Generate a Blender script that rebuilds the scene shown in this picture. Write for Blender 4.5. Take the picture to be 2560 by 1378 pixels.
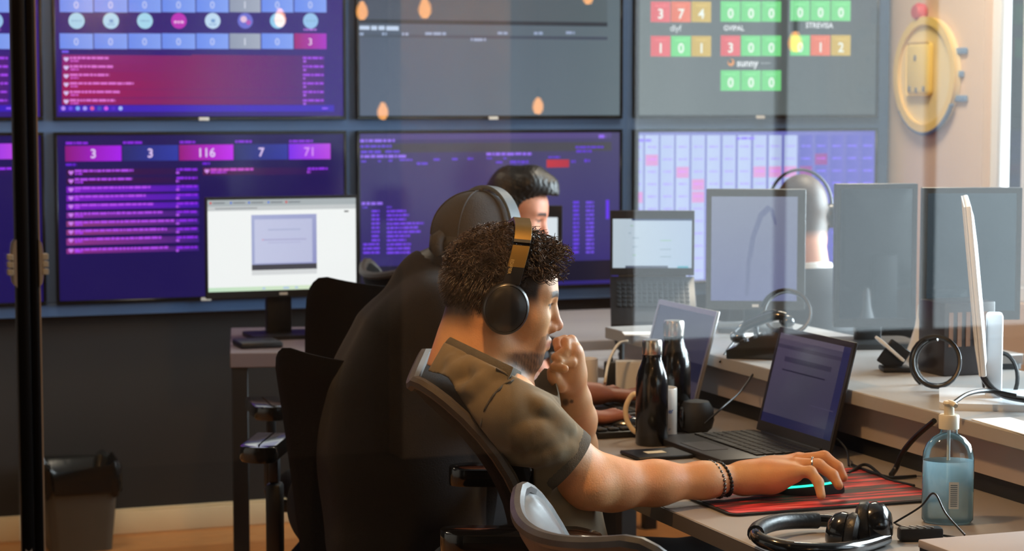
import bpy, bmesh, math, random
import numpy as np
from mathutils import Vector, Matrix, Euler

for _o in list(bpy.data.objects):
    bpy.data.objects.remove(_o, do_unlink=True)
scene = bpy.context.scene
COL = scene.collection
random.seed(4)
rng = np.random.default_rng(7)

# ------------------------------------------------------------------ camera
FPX = 5300.0                      # focal length in pixels of the 2560 px wide frame
YAW = math.radians(20.3)          # the camera looks a little to the right of the room's long axis
PITCH = math.atan(439.0 / FPX)
CAM = Vector((0.0, 0.0, 1.43))
cam_d = bpy.data.cameras.new('camera')
cam = bpy.data.objects.new('camera', cam_d)
COL.objects.link(cam)
cam.location = CAM
cam.rotation_euler = Euler((math.pi / 2 - PITCH, 0, -YAW), 'XYZ')
cam_d.sensor_width = 36.0
cam_d.lens = 36.0 * FPX / 2560.0
cam_d.clip_start = 0.05
cam_d.dof.use_dof = True
cam_d.dof.focus_distance = 3.25
cam_d.dof.aperture_fstop = 8.5
scene.camera = cam

# ------------------------------------------------------------------ world, daylight, exposure
scene.view_settings.view_transform = 'Standard'
scene.view_settings.look = 'None'
scene.view_settings.exposure = 0.0
scene.view_settings.gamma = 1.0
scene.view_settings.use_curve_mapping = False
world = bpy.data.worlds.new('daylight_sky')
scene.world = world
world.use_nodes = True
_bg = world.node_tree.nodes['Background']
_bg.inputs[0].default_value = (0.80, 0.91, 1.0, 1)
_bg.inputs[1].default_value = 2.6


def area_light(name, loc, aim, sx, sy, power, color):
    l = bpy.data.lights.new(name, 'AREA')
    l.shape = 'RECTANGLE'
    l.size = sx
    l.size_y = sy
    l.energy = power
    l.color = color
    o = bpy.data.objects.new(name, l)
    COL.objects.link(o)
    o.location = loc
    o.rotation_euler = (Vector(aim) - Vector(loc)).to_track_quat('-Z', 'Y').to_euler()
    return o


# daylight falling in through the tall window of the right wall
area_light('window_daylight', (4.42, 3.9, 1.75), (1.2, 3.7, 1.0), 3.7, 1.8, 620, (0.80, 0.91, 1.0))

# ------------------------------------------------------------------ pixel -> place helpers (authoring aid)
_R = cam.rotation_euler.to_matrix()


def ray(u, v):
    return _R @ Vector(((u - 1280.0) / FPX, -(v - 689.0) / FPX, -1.0))


def W(u, v, z):
    return CAM + ray(u, v) * z


def on_y(u, v, y):
    r = ray(u, v)
    return CAM + r * ((y - CAM.y) / r.y)


def on_x(u, v, x):
    r = ray(u, v)
    return CAM + r * ((x - CAM.x) / r.x)


def on_z(u, v, z):
    r = ray(u, v)
    return CAM + r * ((z - CAM.z) / r.z)


def pxof(p):
    q = _R.transposed() @ (Vector(p) - CAM)
    return 1280 + FPX * q.x / -q.z, 689 - FPX * q.y / -q.z, -q.z


# ------------------------------------------------------------------ materials
def lin(c):
    return tuple((x / 12.92 if x <= 0.04045 else ((x + 0.055) / 1.055) ** 2.4) for x in [k / 255.0 for k in c])


MATS = {}


def mat(name, rgb, rough=0.5, metal=0.0, var=0.0, vscale=8.0, bump=0.0, bscale=60.0, coat=0.0, spec=0.5,
        stretch=None, emit=None, estr=1.0, attr=None, sheen=0.0, sss=0.0):
    if name in MATS:
        return MATS[name]
    m = bpy.data.materials.new(name)
    m.use_nodes = True
    nt = m.node_tree
    b = nt.nodes['Principled BSDF']
    c = lin(rgb) + (1,)
    b.inputs['Base Color'].default_value = c
    b.inputs['Roughness'].default_value = rough
    b.inputs['Metallic'].default_value = metal
    b.inputs['Specular IOR Level'].default_value = spec
    b.inputs['Coat Weight'].default_value = coat
    b.inputs['Coat Roughness'].default_value = 0.08
    if sheen:
        b.inputs['Sheen Weight'].default_value = sheen
    if sss:
        b.inputs['Subsurface Weight'].default_value = sss
        b.inputs['Subsurface Radius'].default_value = (0.012, 0.005, 0.003)
        b.inputs['Subsurface Scale'].default_value = 1.0
    tc = nt.nodes.new('ShaderNodeTexCoord')
    mp = nt.nodes.new('ShaderNodeMapping')
    nt.links.new(tc.outputs['Object'], mp.inputs[0])
    if stretch:
        mp.inputs['Scale'].default_value = stretch
    src = None
    if attr:
        a = nt.nodes.new('ShaderNodeAttribute')
        a.attribute_name = attr
        src = a.outputs['Color']
        nt.links.new(src, b.inputs['Base Color'])
    if var:
        n = nt.nodes.new('ShaderNodeTexNoise')
        n.inputs['Scale'].default_value = vscale
        n.inputs['Detail'].default_value = 5
        nt.links.new(mp.outputs[0], n.inputs['Vector'])
        mx = nt.nodes.new('ShaderNodeMix')
        mx.data_type = 'RGBA'
        mx.blend_type = 'MULTIPLY'
        mx.inputs[0].default_value = 1.0
        rp = nt.nodes.new('ShaderNodeValToRGB')
        lo = 1 - var
        rp.color_ramp.elements[0].position = 0.3
        rp.color_ramp.elements[0].color = (lo, lo, lo, 1)
        rp.color_ramp.elements[1].position = 0.7
        hi = 1 + var * 0.6
        rp.color_ramp.elements[1].color = (hi, hi, hi, 1)
        nt.links.new(n.outputs[0], rp.inputs[0])
        if src:
            nt.links.new(src, mx.inputs[6])
        else:
            mx.inputs[6].default_value = c
        nt.links.new(rp.outputs[0], mx.inputs[7])
        nt.links.new(mx.outputs[2], b.inputs['Base Color'])
    if bump:
        n2 = nt.nodes.new('ShaderNodeTexNoise')
        n2.inputs['Scale'].default_value = bscale
        n2.inputs['Detail'].default_value = 4
        nt.links.new(mp.outputs[0], n2.inputs['Vector'])
        bp = nt.nodes.new('ShaderNodeBump')
        bp.inputs['Strength'].default_value = bump
        bp.inputs['Distance'].default_value = 0.004
        nt.links.new(n2.outputs[0], bp.inputs['Height'])
        nt.links.new(bp.outputs[0], b.inputs['Normal'])
    if emit:
        b.inputs['Emission Color'].default_value = lin(emit) + (1,)
        b.inputs['Emission Strength'].default_value = estr
    MATS[name] = m
    return m


def screen_mat(name, strength=1.0, rough=0.12, spec=0.5):
    """A lit display: colours come from the picture drawn on the screen mesh, with a glass front."""
    m = bpy.data.materials.new(name)
    m.use_nodes = True
    nt = m.node_tree
    b = nt.nodes['Principled BSDF']
    b.inputs['Base Color'].default_value = (0.006, 0.006, 0.008, 1)
    b.inputs['Roughness'].default_value = rough
    b.inputs['Specular IOR Level'].default_value = spec
    a = nt.nodes.new('ShaderNodeAttribute')
    a.attribute_name = 'Col'
    nt.links.new(a.outputs['Color'], b.inputs['Emission Color'])
    b.inputs['Emission Strength'].default_value = strength
    MATS[name] = m
    return m


def pane_mat(name, tint=(1, 1, 1), refl=1.0):
    """Clear float glass: mostly see-through, with a mirror reflection that grows at grazing angles."""
    m = bpy.data.materials.new(name)
    m.use_nodes = True
    nt = m.node_tree
    nt.nodes.clear()
    out = nt.nodes.new('ShaderNodeOutputMaterial')
    tr = nt.nodes.new('ShaderNodeBsdfTransparent')
    tr.inputs[0].default_value = tint + (1,)
    gl = nt.nodes.new('ShaderNodeBsdfGlossy')
    gl.inputs['Roughness'].default_value = 0.0
    gl.inputs['Color'].default_value = (refl, refl, refl, 1)
    fr = nt.nodes.new('ShaderNodeFresnel')
    fr.inputs[0].default_value = 1.5
    mx = nt.nodes.new('ShaderNodeMixShader')
    nt.links.new(fr.outputs[0], mx.inputs[0])
    nt.links.new(tr.outputs[0], mx.inputs[1])
    nt.links.new(gl.outputs[0], mx.inputs[2])
    nt.links.new(mx.outputs[0], out.inputs[0])
    MATS[name] = m
    return m


# ------------------------------------------------------------------ mesh helpers
def link(name, me, parent=None):
    o = bpy.data.objects.new(name, me)
    COL.objects.link(o)
    if parent is not None:
        o.parent = parent
    return o


def tag(o, label=None, cat=None, group=None, kind=None):
    if label:
        o['label'] = label
    if cat:
        o['category'] = cat
    if group:
        o['group'] = group
    if kind:
        o['kind'] = kind
    return o


def thing(name, label, cat, loc=(0, 0, 0), rz=0.0, group=None, parent=None):
    o = bpy.data.objects.new(name, None)
    o.empty_display_size = 0.05
    COL.objects.link(o)
    o.location = loc
    o.rotation_euler = (0, 0, rz)
    tag(o, label, cat, group)
    return o


def copy_tree(o, parent=None):
    c = o.copy()
    COL.objects.link(c)
    c.parent = parent
    for ch in o.children:
        copy_tree(ch, c)
    return c


class MB:
    """collects shapes into one mesh"""

    def __init__(s):
        s.v = []
        s.f = []
        s.smooth = []

    def _add(s, verts, faces, smooth):
        k = len(s.v)
        s.v += [tuple(p) for p in verts]
        s.f += [tuple(i + k for i in f) for f in faces]
        s.smooth += [smooth] * len(faces)
        return s

    def bm(s, bm, smooth=False, M=None):
        if M is not None:
            bm.transform(M)
        bm.verts.ensure_lookup_table()
        for i, v in enumerate(bm.verts):
            v.index = i
        s._add([v.co[:] for v in bm.verts], [[v.index for v in f.verts] for f in bm.faces], smooth)
        bm.free()
        return s

    def box(s, c, size, R=None, bev=0.0, seg=2):
        b = bmesh.new()
        bmesh.ops.create_cube(b, size=1.0)
        bmesh.ops.scale(b, vec=Vector(size), verts=b.verts)
        if bev > 0:
            bmesh.ops.bevel(b, geom=list(b.edges), offset=bev, segments=seg, profile=0.5, affect='EDGES')
        M = Matrix.Translation(Vector(c))
        if R is not None:
            M = M @ (R.to_4x4() if len(R) == 3 else R)
        return s.bm(b, bev > 0 and seg > 1, M)

    def slab(s, x0, x1, y0, y1, z0, z1, bev=0.0, seg=2):
        return s.box(((x0 + x1) / 2, (y0 + y1) / 2, (z0 + z1) / 2), (abs(x1 - x0), abs(y1 - y0), abs(z1 - z0)), None, bev, seg)

    def cone(s, a, b, ra, rb=None, n=16, caps=True, smooth=True):
        a = Vector(a)
        b = Vector(b)
        rb = ra if rb is None else rb
        d = (b - a).normalized()
        p = d.orthogonal().normalized()
        q = d.cross(p)
        vs = []
        for c, r in ((a, ra), (b, rb)):
            for i in range(n):
                t = 2 * math.pi * i / n
                vs.append(c + p * (r * math.cos(t)) + q * (r * math.sin(t)))
        fs = [(i, (i + 1) % n, n + (i + 1) % n, n + i) for i in range(n)]
        s._add(vs, fs, smooth)
        if caps:
            s._add(vs, [tuple(range(n))[::-1], tuple(range(n, 2 * n))], False)
        return s

    def tube(s, pts, r, n=8, caps=True, closed=False):
        pts = [Vector(p) for p in pts]
        m = len(pts)
        rs = r if isinstance(r, (list, tuple)) else [r] * m
        vs = []
        prev = None
        for i, p in enumerate(pts):
            if closed:
                t = (pts[(i + 1) % m] - pts[i - 1])
            else:
                t = pts[min(i + 1, m - 1)] - pts[max(i - 1, 0)]
            t = t.normalized() if t.length > 1e-9 else Vector((0, 0, 1))
            if prev is None:
                a = t.orthogonal().normalized()
            else:
                a = prev - t * prev.dot(t)
                a = a.normalized() if a.length > 1e-6 else t.orthogonal().normalized()
            prev = a
            b = t.cross(a)
            for k in range(n):
                g = 2 * math.pi * k / n
                vs.append(p + (a * math.cos(g) + b * math.sin(g)) * rs[i])
        fs = []
        for i in range(m if closed else m - 1):
            j = (i + 1) % m
            for k in range(n):
                fs.append((i * n + k, i * n + (k + 1) % n, j * n + (k + 1) % n, j * n + k))
        s._add(vs, fs, True)
        if caps and not closed:
            s._add(vs, [tuple(range(n))[::-1], tuple(range((m - 1) * n, m * n))], False)
        return s

    def lathe(s, prof, n=32, M=None, smooth=True):
        """prof: list of (r, z)"""
        M = M or Matrix.Identity(4)
        vs = []
        rows = []
        for r, z in prof:
            if r < 1e-6:
                rows.append([len(vs)] * n)
                vs.append(M @ Vector((0, 0, z)))
            else:
                rows.append(list(range(len(vs), len(vs) + n)))
                for i in range(n):
                    t = 2 * math.pi * i / n
                    vs.append(M @ Vector((r * math.cos(t), r * math.sin(t), z)))
        fs = []
        for j in range(len(prof) - 1):
            A, B = rows[j], rows[j + 1]
            for i in range(n):
                q = [A[i], A[(i + 1) % n], B[(i + 1) % n], B[i]]
                q = [x for k, x in enumerate(q) if x not in q[:k]]
                if len(q) > 2:
                    fs.append(tuple(q))
        if prof[0][0] > 1e-6 and prof[0] != prof[-1]:
            fs.append(tuple(rows[0])[::-1])
        if prof[-1][0] > 1e-6 and prof[0] != prof[-1]:
            fs.append(tuple(rows[-1]))
        s._add(vs, fs, smooth)
        return s

    def ball(s, c, r, n=12, R=None):
        b = bmesh.new()
        bmesh.ops.create_uvsphere(b, u_segments=n, v_segments=max(6, n * 2 // 3), radius=1.0)
        r = (r, r, r) if not hasattr(r, '__len__') else r
        M = Matrix.Translation(Vector(c)) @ (R.to_4x4() if R is not None else Matrix.Identity(4)) @ Matrix.Diagonal((r[0], r[1], r[2], 1))
        return s.bm(b, True, M)

    def prism(s, poly, z0, z1, M=None, smooth=False):
        """extrude a 2D outline (x, y) from z0 to z1"""
        M = M or Matrix.Identity(4)
        n = len(poly)
        vs = [M @ Vector((x, y, z0)) for x, y in poly] + [M @ Vector((x, y, z1)) for x, y in poly]
        s._add(vs, [(i, (i + 1) % n, n + (i + 1) % n, n + i) for i in range(n)], smooth)
        s._add(vs, [tuple(range(n))[::-1], tuple(range(n, 2 * n))], False)
        return s

    def grid(s, P, closed_u=False, smooth=True):
        """P: list of rows of points"""
        h = len(P)
        w = len(P[0])
        vs = [p for row in P for p in row]
        fs = []
        for j in range(h - 1):
            for i in range(w if closed_u else w - 1):
                fs.append((j * w + i, j * w + (i + 1) % w, (j + 1) * w + (i + 1) % w, (j + 1) * w + i))
        return s._add(vs, fs, smooth)

    def build(s, name, material, parent=None, M=None, weld=False, recalc=True):
        me = bpy.data.meshes.new(name)
        me.from_pydata(s.v, [], s.f)
        me.polygons.foreach_set('use_smooth', s.smooth)
        if weld or recalc:
            b = bmesh.new()
            b.from_mesh(me)
            if weld:
                bmesh.ops.remove_doubles(b, verts=b.verts, dist=1e-5)
            if recalc:
                bmesh.ops.recalc_face_normals(b, faces=b.faces)
            b.to_mesh(me)
            b.free()
        me.update()
        me.set_sharp_from_angle(angle=math.radians(42))
        me.materials.append(material)
        o = link(name, me, parent)
        if M is not None:
            o.matrix_local = M
        return o


def rrect(w, h, r, n=5, cx=0.0, cy=0.0):
    pts = []
    for sx, sy, a0 in ((1, 1, 0), (-1, 1, 90), (-1, -1, 180), (1, -1, 270)):
        for i in range(n + 1):
            a = math.radians(a0 + 90.0 * i / n)
            pts.append((cx + sx * (w / 2 - r) + r * math.cos(a), cy + sy * (h / 2 - r) + r * math.sin(a)))
    return pts


def bez(pts, n=24):
    """smooth Catmull-Rom path through points"""
    P = [Vector(p) for p in pts]
    P = [P[0] * 2 - P[1]] + P + [P[-1] * 2 - P[-2]]
    out = []
    segs = len(P) - 3
    per = max(2, n // segs)
    for i in range(segs):
        a, b, c, d = P[i:i + 4]
        for k in range(per):
            t = k / per
            out.append(0.5 * ((2 * b) + (c - a) * t + (2 * a - 5 * b + 4 * c - d) * t * t + (3 * b - a - 3 * c + d) * t ** 3))
    out.append(P[-2])
    return out


_font_cache = {}


def text_mesh(txt, size, bold=False):
    """2D triangles of a word, centred, cap height about size"""
    key = (txt, bold)
    if key not in _font_cache:
        cu = bpy.data.curves.new('lettering', 'FONT')
        cu.body = txt
        cu.align_x = 'CENTER'
        cu.resolution_u = 3
        if bold:
            cu.offset = 0.02
        ob = bpy.data.objects.new('lettering', cu)
        COL.objects.link(ob)
        dg = bpy.context.evaluated_depsgraph_get()
        me = ob.evaluated_get(dg).to_mesh()
        vs = [(v.co.x, v.co.y - 0.35) for v in me.vertices]
        fs = [tuple(p.vertices) for p in me.polygons]
        ob.evaluated_get(dg).to_mesh_clear()
        bpy.data.objects.remove(ob, do_unlink=True)
        bpy.data.curves.remove(cu)
        _font_cache[key] = (vs, fs)
    vs, fs = _font_cache[key]
    k = size / 0.7
    return [(x * k, y * k) for x, y in vs], fs


class Picture:
    """flat coloured print: rectangles, discs and lettering in a plane given by origin, right and up vectors;
    colours are stored per vertex and read by the material"""

    def __init__(s, org, right, up, normal):
        s.o, s.r, s.u, s.n = Vector(org), Vector(right), Vector(up), Vector(normal)
        s.v, s.f, s.c = [], [], []
        s.layer = 0

    def _p(s, x, y):
        return s.o + s.r * x + s.u * y + s.n * (0.00025 * s.layer)

    def poly(s, pts, cols, faces=None):
        k = len(s.v)
        s.v += [s._p(x, y)[:] for x, y in pts]
        if len(cols) != len(pts):
            cols = [cols[0]] * len(pts)
        s.c += [lin(c) for c in cols]
        for f in (faces or [tuple(range(len(pts)))]):
            s.f.append(tuple(i + k for i in f))

    def rect(s, x0, y0, x1, y1, c, c2=None, c3=None, c4=None):
        c2 = c2 or c
        s.poly([(x0, y0), (x1, y0), (x1, y1), (x0, y1)], [c, c2, c4 or c2, c3 or c])

    def disc(s, x, y, r, c, n=24, ry=None):
        ry = ry or r
        s.poly([(x + r * math.cos(2 * math.pi * i / n), y + ry * math.sin(2 * math.pi * i / n)) for i in range(n)], [c])

    def text(s, x, y, size, txt, c, bold=False, rot=0.0):
        vs, fs = text_mesh(txt, size, bold)
        ca, sa = math.cos(rot), math.sin(rot)
        s.poly([(x + px * ca - py * sa, y + px * sa + py * ca) for px, py in vs], [c], fs)

    def words(s, x0, y, x1, h, c, seed=0):
        """a line of writing too small to read: uneven little dashes"""
        r = random.Random(seed * 7919 + int(x0 * 1e4) + int(y * 1e4))
        x = x0
        while x < x1 - 1e-4:
            w = min(r.uniform(0.6, 3.2) * h, x1 - x)
            s.rect(x, y - h / 2 * r.uniform(0.8, 1.0), x + w, y + h / 2 * r.uniform(0.8, 1.0), c)
            x += w + h * 0.35

    def build(s, name, material, parent=None):
        me = bpy.data.meshes.new(name)
        me.from_pydata(s.v, [], s.f)
        at = me.color_attributes.new('Col', 'FLOAT_COLOR', 'POINT')
        buf = np.ones((len(s.v), 4), dtype=np.float32)
        buf[:, :3] = np.array(s.c, dtype=np.float32)
        at.data.foreach_set('color', buf.ravel())
        me.materials.append(material)
        me.update()
        return link(name, me, parent)
# ================================================================== THE ROOM
BACK_Y = 6.94
RIGHT_X = 4.045
CEIL = 2.75
GLASS_Y = 2.30

M_wall_dark = mat('charcoal_wall_paint', (40, 37, 36), 0.75, var=0.12, vscale=2.5, bump=0.08, bscale=180)
M_wall_peach = mat('peach_wall_paint', (226, 198, 172), 0.8, var=0.05, vscale=2, bump=0.06, bscale=150)
M_wall_plain = mat('warm_white_paint', (196, 186, 172), 0.85, var=0.05, vscale=2)
M_wall_rear = mat('taupe_corridor_paint', (112, 102, 96), 0.85, var=0.05, vscale=2)
M_ceil = mat('ceiling_paint', (120, 116, 112), 0.9, var=0.04)
M_floor = mat('floor_underlay', (120, 76, 40), 0.5, var=0.2, vscale=4, stretch=(1, 8, 1))
M_plank = [mat('oak_plank_%s' % k, c, 0.38, var=0.28, vscale=5, stretch=(2.0, 22, 6), bump=0.1, bscale=40)
           for k, c in (('honey', (196, 132, 74)), ('amber', (184, 120, 64)), ('tan', (204, 142, 84)))]
M_base = mat('cream_baseboard_paint', (226, 206, 168), 0.5, var=0.04)
M_whiteframe = mat('white_window_frame', (235, 236, 236), 0.4)
M_black_alu = mat('black_anodised_aluminium', (24, 23, 24), 0.35, metal=0.6)
M_chrome = mat('brushed_steel', (205, 200, 190), 0.25, metal=1.0)
M_pane = pane_mat('clear_glass', (0.97, 0.985, 0.98), 1.0)
M_pane2 = pane_mat('window_glass', (0.97, 0.985, 0.985), 0.06)


def struct(name, mb, m):
    return tag(mb.build(name, m), kind='structure')


# ---- floor with its planks where they can be told apart
floor = struct('floor', MB().slab(-3.2, 6.7, -3.8, 7.1, -0.06, -0.008), M_floor)
_px = {}
PW = 0.115
y = 5.86
row = 0
while y < BACK_Y - 0.01:
    x = 0.5 - (row * 0.43) % 0.9
    while x < 2.2:
        L = min(0.9, 2.2 - x)
        y1 = min(y + PW, BACK_Y - 0.012)
        mb = MB().slab(x + 0.0008, x + L - 0.0008, y + 0.0008, y1 - 0.0008, -0.008, 0.0, 0.0012, 1)
        mb.build('plank', M_plank[(row * 2 + int(x * 3)) % 3], floor)
        x += L
    y += PW
    row += 1
# the rest of the boards, too dark and too far under the furniture to tell apart
MB().slab(-3.0, 0.5 - 0.0, 2.4, 6.93, -0.008, 0.0).slab(0.5, 4.03, 2.4, 5.858, -0.008, 0.0).slab(2.202, 4.03, 5.86, 6.93, -0.008, 0.0).build('floor_covering', M_plank[1], floor)
MB().slab(-3.0, 6.6, -3.75, 2.399, -0.008, 0.0).build('corridor_carpet', mat('charcoal_carpet', (44, 44, 47), 0.95, var=0.15, vscale=120), floor)

# ---- walls and ceiling
struct('wall_back', MB().slab(-3.0, RIGHT_X, BACK_Y, BACK_Y + 0.12, 0.0, CEIL), M_wall_dark)
struct('wall_left', MB().slab(-3.12, -3.0, -3.6, 7.06, 0.0, CEIL), M_wall_plain)
struct('ceiling', MB().slab(-3.1, 6.6, -3.7, 7.1, CEIL, CEIL + 0.1), M_ceil)
# right wall: solid peach next to the corner, then a tall window
WIN_Y0, WIN_Y1 = 2.45, 6.28
struct('wall_right', MB().slab(RIGHT_X, RIGHT_X + 0.12, WIN_Y1, BACK_Y + 0.12, 0.0, CEIL)
       .slab(RIGHT_X, RIGHT_X + 0.12, WIN_Y0, WIN_Y1, 0.0, 0.75)
       .slab(RIGHT_X, RIGHT_X + 0.12, WIN_Y0, WIN_Y1, 2.62, CEIL)
       .slab(RIGHT_X, RIGHT_X + 0.12, GLASS_Y - 0.1, WIN_Y0, 0.0, CEIL), M_wall_peach)
# corridor on the camera's side of the glass
struct('wall_rear', MB().slab(-3.0, 3.55, -3.72, -3.6, 0.0, CEIL).slab(3.55, 6.6, -3.72, -3.6, 0.0, 0.35).slab(3.55, 6.6, -3.72, -3.6, 2.6, CEIL), M_wall_rear)
struct('wall_corridor', MB().slab(6.5, 6.6, -3.6, GLASS_Y, 0.0, CEIL).slab(RIGHT_X + 0.12, 6.5, GLASS_Y - 0.05, GLASS_Y + 0.05, 0.0, CEIL), M_wall_plain)
struct('added_pillar', MB().slab(2.50, 2.96, -3.6, -3.42, 0.0, CEIL - 0.002), mat('added_pillar_plaster', (222, 190, 160), 0.8, var=0.05))  # unseen pillar added so the glass mirrors a pale warm band


def tall_window(name, axis, a0, a1, c, z0, z1, bars):
    w = thing(name, None, None)
    tag(w, kind='structure')

    def s(mb, p0, p1, q0, q1, d=0.03):
        return mb.slab(c - d, c + d, p0, p1, q0, q1, 0.004, 1) if axis == 'y' else mb.slab(p0, p1, c - d, c + d, q0, q1, 0.004, 1)
    fr = MB()
    s(fr, a0, a1, z0, z0 + 0.05)
    s(fr, a0, a1, z1 - 0.05, z1)
    s(fr, a0, a0 + 0.05, z0 + 0.05, z1 - 0.05)
    s(fr, a1 - 0.05, a1, z0 + 0.05, z1 - 0.05)
    fr.build('window_frame', M_whiteframe, w)
    edges = [a0 + 0.05] + list(bars) + [a1 - 0.05]
    for b in bars:
        s(MB(), b - 0.022, b + 0.022, z0 + 0.05, z1 - 0.05, 0.024).build('mullion', M_whiteframe, w)
    for p, q in zip(edges[:-1], edges[1:]):
        s(MB(), p + 0.0225, q - 0.0225, z0 + 0.0505, z1 - 0.0505, 0.003).build('pane', M_pane2, w)
    return w


tall_window('window_2', 'y', WIN_Y0 + 0.001, WIN_Y1 - 0.001, RIGHT_X + 0.06, 0.752, 2.618, [3.2, 4.0, 4.8, 5.55, 6.08])
tall_window('added_rear_window', 'x', 3.551, 6.5, -3.66, 0.352, 2.598, [4.3, 5.05, 5.8])  # unseen window added; its sky veils the glass by reflection

# ---- baseboard
struct('baseboard_back', MB().slab(-3.0, RIGHT_X - 0.001, BACK_Y - 0.016, BACK_Y, 0.0, 0.075, 0.003, 2)
       .slab(-3.0, RIGHT_X - 0.001, BACK_Y - 0.011, BACK_Y, 0.0752, 0.083, 0.002, 1), M_base)

# ---- glass partition the photograph is taken through: fixed pane right of the post, door leaf left of it
gw = tag(thing('window_1', None, None, (0, 0, 0)), kind='structure')
MB().slab(0.3095, RIGHT_X - 0.002, GLASS_Y - 0.004, GLASS_Y + 0.004, 0.05, CEIL - 0.05).build('pane', M_pane, gw)
MB().slab(0.3005, RIGHT_X - 0.002, GLASS_Y - 0.015, GLASS_Y + 0.015, 0.0, 0.049).build('bottom_rail', M_black_alu, gw)
MB().slab(0.3005, RIGHT_X - 0.002, GLASS_Y - 0.015, GLASS_Y + 0.015, CEIL - 0.049, CEIL - 0.001).build('top_rail', M_black_alu, gw)
MB().slab(0.3005, 0.3090, GLASS_Y - 0.011, GLASS_Y + 0.011, 0.05, CEIL - 0.05, 0.0015, 2).build('post', M_black_alu, gw)
gd = tag(thing('door_1', None, None, (0, 0, 0)), kind='structure')
MB().slab(-1.2, 0.285, GLASS_Y - 0.004, GLASS_Y + 0.004, 0.05, CEIL - 0.05).build('pane', M_pane, gd)
MB().slab(-1.2, 0.2995, GLASS_Y - 0.015, GLASS_Y + 0.015, 0.005, 0.049).build('bottom_rail', M_black_alu, gd)
MB().slab(-1.2, 0.2995, GLASS_Y - 0.015, GLASS_Y + 0.015, CEIL - 0.049, CEIL - 0.001).build('top_rail', M_black_alu, gd)
MB().slab(0.2855, 0.2995, GLASS_Y - 0.011, GLASS_Y + 0.011, 0.05, CEIL - 0.05, 0.0015, 2).build('post', M_black_alu, gd)
MB().slab(0.3092, 0.3106, GLASS_Y - 0.009, GLASS_Y - 0.0045, 0.05, CEIL - 0.05).build('edge_highlight_strip', mat('cream_highlight', (206, 190, 170), 0.5), gw)  # pale strip painted in for the line of light along the post edge
# latch: two curved steel cheeks with three small bolts on each side
for side, x, own in ((-1, 0.2855, gd), (1, 0.3090, gw)):
    pr = []
    for i in range(13):
        t = i / 12
        z = 1.231 + 0.051 * t
        pr.append((0.0048 * math.sin(math.pi * min(1, max(0, t))) ** 0.35, z))
    poly = [(0.0, 1.231)] + [(a, b) for a, b in pr] + [(0.0, 1.282)]
    mb = MB()
    mb.prism([(side * a, b) for a, b in poly], -0.012, 0.012, Matrix.Translation((x, GLASS_Y - 0.002, 0)) @ Matrix.Rotation(math.pi / 2, 4, 'X'))
    lk = mb.build('latch_plate', mat('satin_latch_metal', (196, 188, 176), 0.4, metal=0.3), own)
    for zz in (1.2475, 1.2555, 1.2635):
        xb = x + side * 0.0065
        MB().box((xb, GLASS_Y - 0.010, zz), (0.006, 0.012, 0.0062), None, 0.0006, 1).build('latch_bolt', mat('ivory_plastic', (222, 220, 205), 0.4), lk)
# small printed mark low on the post
mk = Picture((0.2926, GLASS_Y - 0.0114, 0.945), (1, 0, 0), (0, 0, 1), (0, -1, 0))
mk.poly([(-0.0035, 0.004), (-0.0015, 0.001), (0.0015, 0.001), (0.0035, 0.004), (0.003, -0.003), (0.0012, -0.006), (-0.0012, -0.006), (-0.003, -0.003)], [(215, 215, 215)])
mk.build('printed_mark', mat('white_print', (220, 220, 220), 0.6, attr='Col'), gd)

# ---- pendant lamps over the corridor behind the camera (seen only as reflections) and over the room, plus two added ones
M_bulb = mat('warm_bulb', (255, 190, 110), 0.3, emit=(255, 176, 92), estr=26.0)
M_bulb_dim = mat('amber_bulb', (255, 190, 110), 0.3, emit=(255, 170, 84), estr=11.0)
M_socket = mat('black_lamp_socket', (20, 19, 18), 0.5)


def pendant(x, y, z, power, label, r=0.045, soft=0.06, dim=False):
    t = thing('pendant_lamp', label, 'lamp', (x, y, 0), group='warm pendant lamps')
    k = r / 0.045
    MB().lathe([(0.0, z - 0.075 * k), (0.022 * k, z - 0.07 * k), (r * 0.9, z - 0.04 * k), (r, z - 0.01 * k), (r * 0.82, z + 0.025 * k), (0.018 * k, z + 0.06 * k), (0.014 * k, z + 0.07 * k)], 20).build('bulb', M_bulb_dim if dim else M_bulb, t)
    MB().lathe([(0.0, z + 0.15 * k), (0.012 * k, z + 0.148 * k), (0.022 * k, z + 0.13 * k), (0.022 * k, z + 0.0712 * k), (0.0, z + 0.071 * k)], 16).build('socket', M_socket, t)
    MB().tube([(0, 0, z + 0.14 * k), (0, 0, CEIL - 0.02)], 0.0035 * min(1, k), 6).build('cord', M_socket, t)
    MB().lathe([(0.0, CEIL - 0.001), (0.05, CEIL - 0.001), (0.05, CEIL - 0.02), (0.0, CEIL - 0.024)], 20).build('ceiling_rose', M_socket, t)
    if power <= 0:
        return t
    l = bpy.data.lights.new('pendant_glow', 'POINT')
    l.energy = power
    l.color = (1.0, 0.55, 0.22)
    l.shadow_soft_size = soft
    o = bpy.data.objects.new('pendant_glow', l)
    COL.objects.link(o)
    o.parent = t
    o.location = (0, 0, z - 0.12)
    return t


pendant(1.02, 3.0, 2.36, 62, 'warm glowing bulb on a cord over the seated men')
pendant(2.74, -3.0, 2.32, 20, 'added warm bulb high before the rear pillar, lighting it')  # unseen lamp added to give the pillar its warm glow


pendant(-0.1, 1.3, 2.3, 9, 'added warm bulb left of the camera, lighting the door post')  # unseen lamp added to brighten the post and latch


def mirrored(u, v, z):
    p = W(u, v, z)
    return p.x, 2 * GLASS_Y - p.y, p.z


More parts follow.
